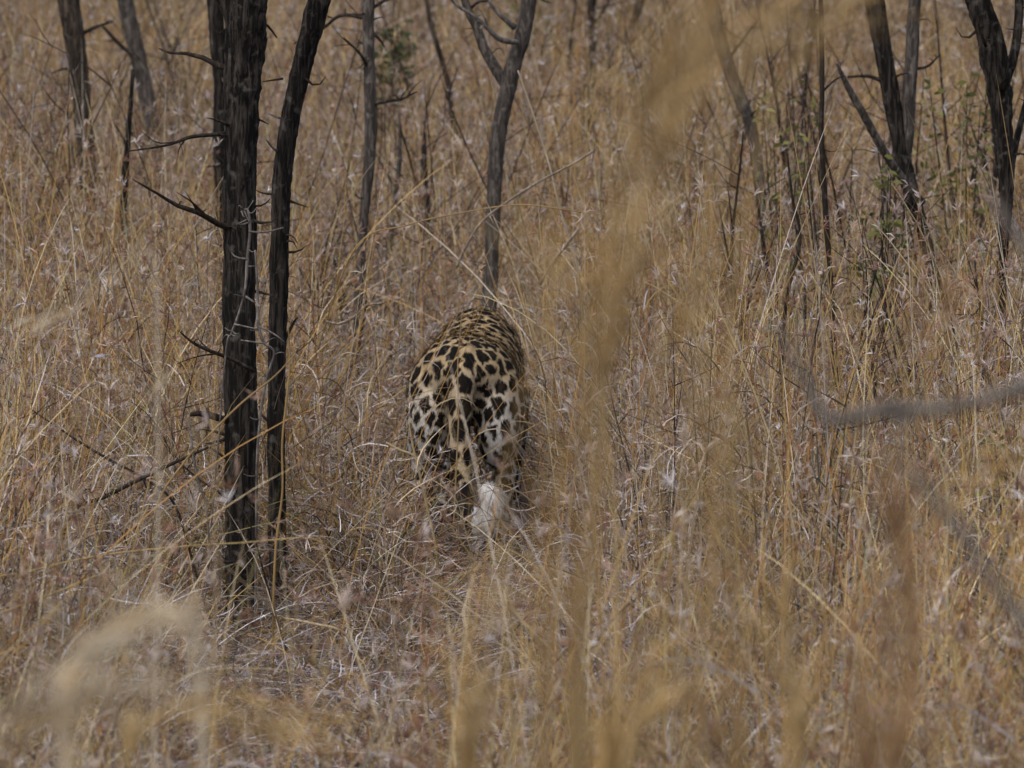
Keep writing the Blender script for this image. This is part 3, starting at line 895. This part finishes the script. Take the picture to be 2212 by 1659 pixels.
def patch(seed, S_=.42, nt=12, nst=11, nh=4):
    """a square of mixed grass, big enough that few of them overlap"""
    rng = random.Random(seed); R = Ribbons()
    def spot(): return Vector((rng.uniform(-.5, .5) * S_, rng.uniform(-.5, .5) * S_, 0))
    thick = rng.uniform(.7, 1.2)
    for _ in range(int(nt * thick)): tangle(R, rng, spot())
    for _ in range(int(nst * rng.uniform(.5, 1.35))): stems(R, rng, spot(), rng.randint(3, 8))
    for _ in range(int(nh * rng.uniform(.2, 1.9))): husks(R, rng, spot())
    straws(R, rng, Vector((rng.uniform(-.15, .15), rng.uniform(-.15, .15), 0)), rng.randint(4, 8))
    return R.mesh('patch', M_grass)

def single(fn, seed, *a, **k):
    rng = random.Random(seed); R = Ribbons()
    fn(R, rng, Vector((0, 0, 0)), *a, **k)
    return R.mesh('tuft', M_grass)

def twigs(R, rng, o):
    for _ in range(4):
        p = Vector((rng.gauss(0, .03), rng.gauss(0, .03), -.03))
        pts = leaf_curve(p, rng.uniform(0, 6.28), rng.uniform(1.0, 1.5), rng.uniform(.35, .8), rng.uniform(-.2, .4), 7, rng, .3)
        c = pick(rng, [((.045, .034, .028), 3), ((.08, .06, .05), 2), ((.20, .18, .16), 1)])
        R.add(pts, [.0050 * (1 - .1 * i) for i in range(8)], c, None, rng, face=Vector((0, 1, 0)))
        for _k in range(3):
            i = rng.randint(2, 6)
            q = leaf_curve(pts[i], rng.uniform(0, 6.28), rng.uniform(.2, 1.2), rng.uniform(.06, .2), rng.uniform(-.5, .5), 3, rng, .3)
            R.add(q, [.0028, .0024, .0018, 0], c, None, rng, face=Vector((0, 1, 0)))

def greens(R, rng, o):
    for _ in range(22):
        p = Vector((rng.gauss(0, .05), rng.gauss(0, .05), 0))
        pts = leaf_curve(p, rng.uniform(0, 6.28), rng.uniform(.8, 1.5), rng.uniform(.15, .42), rng.uniform(.3, 1.6), 5, rng, .12)
        w = rng.uniform(.003, .006)
        R.add(pts, [w, w, w * .9, w * .7, w * .4, 0], pick(rng, [((.13, .16, .045), 2), ((.20, .20, .07), 2), ((.30, .26, .12), 1)]), None, rng)

def scatter(name, meshes, pts, rot, scl, idx, label, cat):
    """one object: tufts instanced on a point cloud by geometry nodes"""
    col = bpy.data.collections.new(name + '_tufts')
    for i, me in enumerate(meshes):
        col.objects.link(bpy.data.objects.new('%s_tuft_%02d' % (name, i), me))
    me = bpy.data.meshes.new(name)
    me.vertices.add(len(pts)); me.vertices.foreach_set('co', np.asarray(pts, np.float32).ravel())
    for an, ty, prop, arr in (('rot', 'FLOAT_VECTOR', 'vector', rot), ('scl', 'FLOAT_VECTOR', 'vector', scl), ('idx', 'INT', 'value', idx)):
        a = me.attributes.new(an, ty, 'POINT')
        a.data.foreach_set(prop, np.asarray(arr, np.int32 if ty == 'INT' else np.float32).ravel())
    o = link(bpy.data.objects.new(name, me))
    ng = bpy.data.node_groups.new(name, 'GeometryNodeTree')
    ng.interface.new_socket('Geometry', in_out='INPUT', socket_type='NodeSocketGeometry')
    ng.interface.new_socket('Geometry', in_out='OUTPUT', socket_type='NodeSocketGeometry')
    gi = ng.nodes.new('NodeGroupInput'); go = ng.nodes.new('NodeGroupOutput')
    ci = ng.nodes.new('GeometryNodeCollectionInfo'); ci.inputs[0].default_value = col
    ci.inputs['Separate Children'].default_value = True; ci.inputs['Reset Children'].default_value = True
    ip = ng.nodes.new('GeometryNodeInstanceOnPoints'); ip.inputs['Pick Instance'].default_value = True
    def attr(n, t):
        q = ng.nodes.new('GeometryNodeInputNamedAttribute'); q.data_type = t; q.inputs[0].default_value = n
        return q.outputs[0]
    ng.links.new(gi.outputs[0], ip.inputs['Points']); ng.links.new(ci.outputs[0], ip.inputs['Instance'])
    ng.links.new(attr('idx', 'INT'), ip.inputs['Instance Index'])
    e2r = ng.nodes.new('FunctionNodeEulerToRotation')
    ng.links.new(attr('rot', 'FLOAT_VECTOR'), e2r.inputs[0]); ng.links.new(e2r.outputs[0], ip.inputs['Rotation'])
    ng.links.new(attr('scl', 'FLOAT_VECTOR'), ip.inputs['Scale'])
    ng.links.new(ip.outputs[0], go.inputs[0])
    md = o.modifiers.new('scatter', 'NODES'); md.node_group = ng
    tag(o, label, cat, kind='stuff')
    return o

RS = np.random.RandomState(24)
HW = lambda y: y * 1180 * RX + 1.0
def field(n_per_m2, y0, y1, clump=0.0):
    """random points over the wedge of ground the camera sees, plus a margin"""
    n = int((y1 - y0) * 2 * HW(y1) * n_per_m2)
    y = RS.uniform(y0, y1, n); x = RS.uniform(-1, 1, n) * HW(y1)
    k = np.abs(x) < HW(y)
    x, y = x[k], y[k]
    if clump:
        f = np.array([noise.noise(Vector((a * 1.6, b_ * 1.6, 3.3))) for a, b_ in zip(x, y)])
        k = RS.rand(len(x)) < np.clip(.6 + clump * f, .1, 1)
        x, y = x[k], y[k]
    return x, y

T1 = P(556, 1380, 14.6)
def low_zone(x, y):
    """0..1: how much the grass is trodden or thin: behind the leopard, at its body, before the black pair"""
    dx = np.abs(x - LX - .02)
    a = np.where((y > 11.0) & (y < 16.0), np.clip(1 - (np.abs(x - (LX + .035) * y / 16) - np.where(x < LX * y / 16, .12, .19)) / .2, 0, 1), 0)
    b_ = np.where((y > 15.5) & (y < 17.4) & (dx < .26), 1.0, 0)
    c = np.where((y > 10.7) & (y < 14.95), np.clip(1.7 - np.abs(x - T1.x * (y / 14.6)) / .27, 0, 1), 0)
    d = np.where((y > 17.0) & (y < 18.8), .75 * np.clip(1.6 - np.abs(x - P(1062, 600, 18.0).x) / .12, 0, 1), 0)
    e = np.where((y > 16.4) & (y < 18.6), .6 * np.clip(1.6 - np.abs(x - P(785, 600, 17.6).x) / .10, 0, 1), 0)
    return np.maximum.reduce([a, b_, c, d, e]), b_

# patches on a jittered grid, single tufts in the thin places
x, y = [], []
stp = .36
for yy in np.arange(9.6, 42, stp):
    for xx in np.arange(-HW(yy), HW(yy), stp):
        x.append(xx + RS.uniform(-.45, .45) * stp); y.append(yy + RS.uniform(-.45, .45) * stp)
x, y = np.array(x), np.array(y)
lz, lb = low_zone(x, y)
near = np.zeros(len(x), bool)
for ddx in (-.2, 0, .2):
    for ddy in (-.2, 0, .2):
        near |= low_zone(x + ddx, y + ddy)[0] > .02
x, y = x[~near], y[~near]
NP = 16
hn = np.array([noise.noise(Vector((a * .7, b_ * .7, 8.1))) for a, b_ in zip(x, y)])
n = len(x)
scz = RS.uniform(.8, 1.15, n) * (1 + .28 * hn)
pts = np.stack([x, y, ground_z(x, y)], 1)
rot = np.stack([RS.normal(0, .09, n), RS.normal(0, .09, n), RS.uniform(0, 6.283, n)], 1)
scl = np.stack([np.ones(n), np.ones(n), scz], 1)
idx = RS.randint(0, NP, n)
# single tufts
x2, y2 = field(170, 10.3, 19.1)
l2, b2 = low_zone(x2, y2)
nr = np.zeros(len(x2), bool)
for ddx in (-.1, 0, .1):
    for ddy in (-.1, 0, .1):
        nr |= low_zone(x2 + ddx, y2 + ddy)[0] > .02
k = nr & (b2 < .5)
x2, y2, l2 = x2[k], y2[k], l2[k]
n2 = len(x2)
tallp = RS.rand(n2) < .34 * np.clip(1.08 - l2, .06, 1)
k = RS.rand(n2) < np.where(tallp, 1, 1 - .45 * l2)
x2, y2, l2, tallp = x2[k], y2[k], l2[k], tallp[k]
n2 = len(x2)
idx2 = np.where(tallp, NP + 8 + RS.randint(0, 8, n2), NP + RS.randint(0, 8, n2))
s2 = RS.uniform(.75, 1.15, n2)
sz2 = s2 * np.where(tallp, 1 - .45 * l2, 1 - .74 * l2)
pts = np.vstack([pts, np.stack([x2, y2, ground_z(x2, y2)], 1)])
rot = np.vstack([rot, np.stack([RS.normal(0, .12, n2), RS.normal(0, .12, n2), RS.uniform(0, 6.283, n2)], 1)])
scl = np.vstack([scl, np.stack([s2, s2, sz2], 1)])
idx = np.concatenate([idx, idx2])
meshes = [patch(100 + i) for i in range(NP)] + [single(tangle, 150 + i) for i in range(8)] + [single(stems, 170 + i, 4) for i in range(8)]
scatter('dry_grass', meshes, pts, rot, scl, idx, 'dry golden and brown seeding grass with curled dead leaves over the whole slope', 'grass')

def loose(name, fn, nm, seed, dens, y0, y1, smin, smax, label, cat, clump, tilt=.12, sel=None, *a, **kw):
    x, y = field(dens, y0, y1, clump=clump)
    k = low_zone(x, y)[0] < .35
    if sel is not None: k &= sel(x, y)
    x, y = x[k], y[k]; n = len(x)
    sc = RS.uniform(smin, smax, n)
    scatter(name, [single(fn, seed + i, *a, **kw) for i in range(nm)], np.stack([x, y, ground_z(x, y)], 1),
            np.stack([RS.normal(0, tilt, n), RS.normal(0, tilt, n), RS.uniform(0, 6.283, n)], 1), np.stack([sc] * 3, 1), RS.randint(0, nm, n), label, cat)

loose('dead_twigs', twigs, 8, 400, 8.0, 11, 40, .8, 1.5, 'thin dark twigs scattered through the dry grass', 'twigs', .9)
loose('bare_twigs', twigs, 8, 450, 7.0, 19, 38, 1.3, 2.3, 'tall thin bare twigs standing in the grass behind the trees', 'twigs', 1.1)
loose('green_grass', greens, 6, 500, 3.0, 12, 40, .7, 1.4, 'sparse green blades among the dead grass', 'grass', 1.0)
# sparse stalks standing in the trodden line right behind the leopard
n3 = 14
x3 = LX + RS.uniform(-.24, .24, n3); y3 = RS.uniform(14.0, 15.4, n3)
sc3 = RS.uniform(.5, .95, n3)
x3 = np.concatenate([x3, LX + RS.uniform(-.30, -.13, 15)]); y3 = np.concatenate([y3, RS.uniform(15.1, 15.75, 15)])
sc3 = np.concatenate([sc3, RS.uniform(.7, 1.0, 15)]); n3 = len(x3)
scatter('trodden_grass', [single(stems, 800 + i, 1, .4, .8, .03, .8, 0.0) for i in range(8)] + [single(stems, 820 + i, 2, .35, .80, .05, .8, .9) for i in range(8)], np.stack([x3, y3, ground_z(x3, y3)], 1),
        np.stack([RS.normal(0, .16, n3), RS.normal(0, .16, n3), RS.uniform(0, 6.283, n3)], 1), np.stack([sc3] * 3, 1), np.where(np.arange(n3) < 14, 0, 8) + RS.randint(0, 8, n3), 'sparse thin stalks standing in front of the hind legs of the leopard', 'grass')
# taller grass between the camera and the leopard, out of focus
loose('tall_grass', stems, 10, 600, 7, 6.0, 10.8, .95, 1.3, 'tall blurred grass stems standing close to the camera along the bottom', 'grass', .6, .1,
      lambda x, y: (RS.rand(len(x)) < np.where(x > .05, 1.0, .35)), 5, .7, 1.05)

# ------------------------------------------------------------------ blurred plants close to the camera
def veil(label, line, Y, seed, ns=3, head=(0, .6), width=.03, cols=None, n=200, stemw=.0032, spread=.02, grp='blurred tall grass stalks near the camera'):
    """a tuft of tall seeding stalks: line is the run of its middle in the photo from the tip down; head the seeding share"""
    rng = random.Random(seed)
    cols = cols or och
    base = [tuple(P(a, b, Y)) for a, b in line]
    l = base[-1]
    l2 = (l[0] + rng.uniform(-.03, .03), l[1] + .03, gz(l[0], l[1]) - .03)
    root = tag(empty('tall_grass_stalk', (l2[0], l2[1], gz(l[0], l[1]))), label, 'grass stalk', grp)
    for k in range(ns):
        off = np.array([rng.gauss(0, spread), rng.gauss(0, .05), rng.uniform(-.05, .02) if k else 0.0]) if k else np.zeros(3)
        w = np.linspace(1, .25, len(base) + 1)[:, None]
        pts = np.array(base + [l2]) + off * w
        c = catmull(pts, 40)
        V, F = [], []
        sw = stemw * rng.uniform(.8, 1.2)
        tube(c, np.linspace(sw * .25, sw * .6, 40), 6, V, F)
        part('stem', mesh_from('stem', V, F, M_stalk, col=np.tile(np.array(pick(rng, [(x, 1) for x in cols])), (len(V), 1))), root)
        R = Ribbons()
        L0, L1 = head
        for _ in range(int(n * .38 / ns)):
            u = (L0 + (L1 - L0) * rng.random() ** .8) * 30 * (1 if k == 0 else rng.uniform(.8, 1.1))
            i = min(int(u), 37); f = u - i
            p = Vector(c[i] * (1 - f) + c[i + 1] * f)
            t = (Vector(c[i]) - Vector(c[i + 1])).normalized()
            env = .35 + .65 * math.sin(math.pi * min(1, max(0, (u / 30 - L0) / (L1 - L0 + 1e-6) * .9 + .06)))
            v = (t * rng.uniform(.5, 1.6) + Vector((rng.gauss(0, .5), rng.gauss(0, .5), rng.gauss(0, .25)))).normalized()
            Ln = 1.7 * width * env * rng.uniform(.4, 1.7)
            q1 = p + v * Ln * .6; q2 = q1 + (v + Vector((0, 0, -.45))) * Ln * .5
            cc = scaled(pick(rng, [(x, 1) for x in cols]), rng.uniform(.75, 1.2))
            R.add([p, q1, q2], [.0012, .0026], cc, None, rng)
        tag(part('seed_head', R.mesh('seed_head', M_stalk), root), kind='stuff')

och = ((.50, .345, .15), (.58, .44, .23), (.42, .27, .11))
pale = ((.56, .46, .31), (.72, .63, .49), (.50, .38, .23))
tan_ = ((.42, .28, .115), (.50, .37, .19), (.33, .21, .085))
brn = ((.34, .215, .105), (.44, .31, .17), (.28, .16, .08))
veil('tall blurred ochre stalks rising just right of the leopard', [(1360, 500), (1325, 660), (1262, 850), (1205, 1010), (1185, 1200), (1175, 1750)], 4.8, 1, 6, (0, .42), .046, tan_, 420, spread=.036)
veil('tall blurred ochre stalks high up right of the forked tree', [(1560, -40), (1490, 150), (1435, 300), (1375, 480), (1320, 800), (1285, 1200), (1262, 1750)], 4.9, 2, 6, (0, .45), .048, tan_, 450, spread=.038)
veil('loose blurred tan stalks at the top over the veiled grey stem', [(1760, -60), (1670, 30), (1600, 140), (1550, 300), (1500, 700), (1480, 1200), (1460, 1750)], 5.2, 3, 5, (0, .5), .055, tan_, 360, spread=.05)
veil('blurred brown stalk above the blurred grey branch', [(1995, 540), (1975, 660), (1955, 780), (1940, 950), (1925, 1300), (1920, 1750)], 6.3, 4, 2, (0, .4), .028, brn, 150)
veil('blurred orange brown stalks under the blurred grey branch', [(1925, 960), (1945, 1090), (1970, 1230), (1980, 1400), (1955, 1620), (1935, 1800)], 5.4, 5, 3, (0, .7), .036, brn, 260)
veil('pale fluffy blurred stalks at the lower left edge', [(240, 1390), (180, 1410), (110, 1460), (30, 1530), (-30, 1620), (-60, 1760)], 4.2, 6, 3, (0, .75), .036, pale, 230, spread=.012)
veil('pale blurred stalk arching right at the lower left', [(360, 1340), (280, 1340), (190, 1385), (140, 1480), (130, 1600), (138, 1780)], 4.5, 7, 2, (0, .55), .026, pale, 240, stemw=.009, spread=.008)
veil('blurred brown stalk at the bottom left of the upside down V straw', [(1500, 1460), (1530, 1530), (1560, 1610), (1590, 1720), (1600, 1800)], 5.2, 8, 2, (0, .8), .020, brn, 150)
veil('broad blurred brown stalks near the lower right corner', [(1960, 1380), (1930, 1470), (1905, 1570), (1885, 1680), (1870, 1800)], 4.4, 9, 4, (0, .9), .034, brn, 300, spread=.025)
veil('blurred ochre stalks at the bottom below the leopard', [(1080, 1180), (1055, 1330), (1040, 1500), (1025, 1640), (1015, 1800)], 5.4, 10, 4, (.2, .95), .040, och, 300, spread=.03)
veil('blurred orange ochre stalks at the bottom below the thick broken stalk', [(1440, 1340), (1390, 1460), (1350, 1570), (1320, 1680), (1300, 1820)], 5.2, 11, 5, (.1, .95), .042, och, 380, spread=.035)
veil('faint blurred tan stalk bending left beside the thin dark sapling', [(60, 690), (160, 645), (250, 580), (310, 530), (335, 620), (338, 1200), (330, 1750)], 7.8, 12, 2, (0, .22), .024, pale, 90, stemw=.0018, spread=.01)
veil('small pale hooked stalk left of the thickest trunk', [(335, 840), (370, 808), (415, 800), (450, 830), (462, 950), (466, 1300), (462, 1750)], 8.8, 13, 1, (0, .22), .016, pale, 70, stemw=.0018)
veil('long blurred stalk lying low along the bottom left', [(720, 1590), (580, 1560), (450, 1525), (340, 1540), (290, 1620), (270, 1780)], 5.6, 14, 3, (0, .7), .026, och, 220, spread=.02)
veil('soft blurred ochre stalks between leopard and lower right corner', [(1590, 780), (1580, 960), (1575, 1150), (1580, 1400), (1590, 1780)], 5.2, 15, 4, (.1, .8), .028, tan_, 260, spread=.035)
veil('thin blurred straw stalks climbing the whole height right of the middle', [(1300, 250), (1320, 500), (1300, 800), (1325, 1100), (1330, 1400), (1330, 1780)], 7.4, 16, 4, (0, .6), .022, och, 160, spread=.05)
veil('blurred straw stalks leaning right in the lower right quarter', [(2190, 960), (2080, 1060), (1960, 1180), (1840, 1330), (1760, 1480), (1700, 1780)], 6.6, 17, 3, (0, .4), .022, och, 120, spread=.03)
veil('blurred tawny stalks in the lower right between brown stalks and bent straw', [(1700, 1180), (1690, 1300), (1700, 1420), (1720, 1560), (1730, 1780)], 5.6, 18, 4, (.1, .9), .035, och, 260, spread=.04)
veil('soft blurred straw stalks in the lower left under the yellow arching stalk', [(400, 1290), (420, 1380), (430, 1480), (435, 1600), (440, 1780)], 6.0, 19, 4, (0, .8), .026, pale, 190, spread=.06)

# bare shrub at the right edge: its branches reach into the view
Y = 5.0
srows = [(*P(2420, 300, Y), .006), (*P(2440, 700, Y), .010), (*P(2450, 1000, Y), .013), (*P(2440, 1500, Y), .015)]
l = srows[-1]
srows.append((l[0] + .02, l[1], gz(l[0], l[1]) - .05, .02))
sb = tag(empty('bare_shrub', (l[0], l[1], gz(l[0], l[1]))), 'blurred grey leafless shrub whose branches reach in from the right edge', 'shrub')
V, F, c = limb(srows, 12, .1, 5, .04)
part('trunk', mesh_from('trunk', V, F, M_twig_grey), sb)
M_blur = bark_mat('grey_violet_twig', (0.12, 0.108, 0.098), (0.27, 0.245, 0.225), stretch=3, lichen=0.3, bump=0.2)
def sbr(pix, y=Y, yo=None):
    pix = [(a + math.sin(b * .9 + a) * 2, b + math.cos(a * .7) * 2.5, w * (1.02 + .16 * math.sin(a * .11 + b * .05))) for a, b, w in pix]
    V, F, c = limb(poly(pix, y, yo), 9, .12, pix[0][0] * .01, .015)
    part('branch', mesh_from('branch', V, F, M_blur), sb)
sbr([(2448, 790, 34), (2330, 808, 32), (2212, 838, 30), (2100, 868, 30), (2000, 884, 28), (1900, 890, 28), (1840, 900, 28), (1790, 908, 28), (1755, 860, 24), (1725, 800, 20), (1700, 750, 18), (1668, 690, 12)], Y)
sbr([(1955, 886, 22), (1935, 870, 20), (1900, 875, 12)], Y - .02)
sbr([(1960, 888, 20), (1948, 905, 18), (1940, 925, 10)], Y - .02)
sbr([(2445, 1480, 40), (2320, 1450, 38), (2212, 1345, 34), (2150, 1265, 30), (2080, 1150, 27), (2020, 1080, 22), (1955, 1005, 12)], 4.4)
sbr([(2450, 830, 26), (2330, 640, 26), (2215, 530, 26), (2170, 470, 22), (2130, 410, 14)], Y - .1)

# ------------------------------------------------------------------ green leafy shrubs
def leafy(label, px, py, Y, w, h, seed, cols, n=260, leaf=.022, name='leafy_shrub', cat='shrub'):
    rng = random.Random(seed)
    c = P(px, py, Y)
    g0 = gz(c.x, Y)
    root = tag(empty(name, (c.x, Y, g0)), label, cat, 'green leafy shrubs among the dry grass')
    V, F = [], []
    tips = []
    for k in range(4):
        t = Vector((c.x + rng.gauss(0, .35) * w, Y + rng.gauss(0, .3) * w, c.z + rng.uniform(-.4, .5) * h))
        pts = catmull([(c.x + rng.gauss(0, .02), Y, g0 - .03), ((c.x * .6 + t.x * .4), (Y * .6 + t.y * .4), g0 + (t.z - g0) * .5), tuple(t)], 8)
        tube(pts, np.linspace(.004, .0015, 8), 6, V, F)
        tips.append(pts)
    tag(part('stems', mesh_from('stems', V, F, M_twig_dark), root), kind='stuff')
    R = Ribbons()
    for _ in range(n):
        pts = rng.choice(tips); i = rng.randint(3, 7)
        p = Vector(pts[i]) + Vector((rng.gauss(0, .12) * w, rng.gauss(0, .12) * w, rng.gauss(0, .14) * h))
        d = Vector((rng.gauss(0, 1), rng.gauss(0, 1), rng.gauss(.1, .6))).normalized()
        L = leaf * rng.uniform(.5, 1.3)
        R.add([p, p + d * L * .35, p + d * L * .7, p + d * L + Vector((0, 0, -.2 * L))], [.002, L * .42, L * .34, 0], pick(rng, cols), None, rng)
    tag(part('leaves', R.mesh('leaves', M_leaf), root), kind='stuff')

GD = [((.04, .065, .02), 3), ((.07, .10, .03), 2), ((.12, .14, .05), 1)]
GY = [((.19, .20, .06), 3), ((.26, .26, .09), 2), ((.11, .13, .045), 2)]
leafy('dark green leafy bush at the top between two grey trunks', 818, 150, 25.5, .28, .34, 1, GD, 420, .045)
leafy('green leaves at the top left corner, between the two left trunks', 232, 25, 31.0, .6, .5, 2, GY, 420, .055)
leafy('green leaves at the top edge, left of the thickest trunk', 425, 25, 31.5, .7, .5, 3, GY, 420, .055)
leafy('yellow green leafy sprig at the foot of the three stemmed tree', 1905, 400, 16.9, .14, .10, 4, GY, 170, .028)
leafy('yellow green shrub veiled behind grass, left of the straight dark stem', 1695, 310, 18.5, .18, .30, 5, GY, 240, .030)
leafy('dull green shrub between the three stemmed tree and the right edge tree', 2085, 235, 19.0, .24, .30, 6, GY, 300, .034)
leafy('dark low shrub at the foot of the three stemmed tree', 1880, 500, 17.2, .26, .14, 7, GD, 200, .028)
leafy('olive shrub half hidden right of the tall ochre stalks', 1480, 340, 22.0, .22, .24, 8, GY, 200, .034)
leafy('bright green tuft at the right edge under the blurred grey branch', 2195, 920, 13.6, .16, .16, 9, GY, 240, .026)
leafy('green shrub at the top edge above the leopard, right of the forked tree', 1200, 30, 29.0, .6, .45, 10, GY, 260, .05)

# bare dark scrub behind the trees
def scrub(label, px, py, Y, w, h, seed, nb=9, mat=None):
    rng = random.Random(seed)
    c = P(px, py, Y); g0 = gz(c.x, Y); H = max(.5, c.z - g0)
    root = tag(empty('bare_bush', (c.x, Y, g0)), label, 'bush', 'leafless dark bushes behind the trees')
    for k in range(nb):
        a = rng.uniform(0, 6.28); r = rng.uniform(.3, 1) * w
        t = np.array([c.x + math.cos(a) * r, Y + math.sin(a) * r * .6, g0 + H * rng.uniform(.75, 1.25) + rng.uniform(0, h)])
        b0 = np.array([c.x + rng.gauss(0, .05), Y + rng.gauss(0, .04), g0 - .05])
        mid = b0 * .5 + t * .5 + np.array([rng.gauss(0, .08), rng.gauss(0, .08), .05])
        rr = rng.uniform(.004, .010)
        V, F, c2 = limb([(*b0, rr), (*mid, rr * .75), (*t, rr * .25)], 6, .15, seed + k, .05)
        for _ in range(5):      # side twigs, part of the branch
            i = rng.randint(len(c2) // 3, len(c2) - 2)
            p = c2[i, :3]; d = np.array([rng.uniform(-1, 1), rng.uniform(-1, 1), rng.uniform(-.1, .9)])
            L = rng.uniform(.10, .30)
            tube(catmull(np.array([p, p + d * L * .5 + np.array([0, 0, rng.uniform(-.03, .03)]), p + d * L]), 5), np.linspace(c2[i, 3] * .6, .0009, 5), 4, V, F)
        part('branch', mesh_from('branch', V, F, mat or M_twig_dark), root)
scrub('dark bare bush at the top edge, farthest right of the forked tree', 1360, 60, 25.5, .35, .3, 1)
scrub('dark bare bush at the top between veiled grey stem and straight dark stem', 1720, 130, 21.5, .30, .25, 2, 11)
scrub('dark bare bush crowding the foot of the three stemmed tree', 1890, 330, 18.8, .28, .2, 3, 11)
scrub('dark bare bush between the three stemmed tree and the right edge tree', 2070, 200, 20.5, .32, .3, 4, 12)
scrub('grey bare bush at the top left, between the pale trunk and the thick trunk', 390, 120, 25.0, .35, .3, 5, 8, M_bark_grey)
scrub('low bare bush between the blurred ochre stalks and the straight dark stem', 1650, 480, 17.6, .24, .15, 6, 8)
scrub('thin bare bush right of the blurred branch tip, under the right trees', 1960, 620, 16.0, .26, .12, 7, 8)
scrub('thin bare bush left of the leopard, behind the slender black trunk', 700, 560, 19.0, .22, .15, 8, 6)
scrub('bare twiggy bush at the left edge beside the first tree', 60, 330, 21.0, .3, .2, 9, 7)
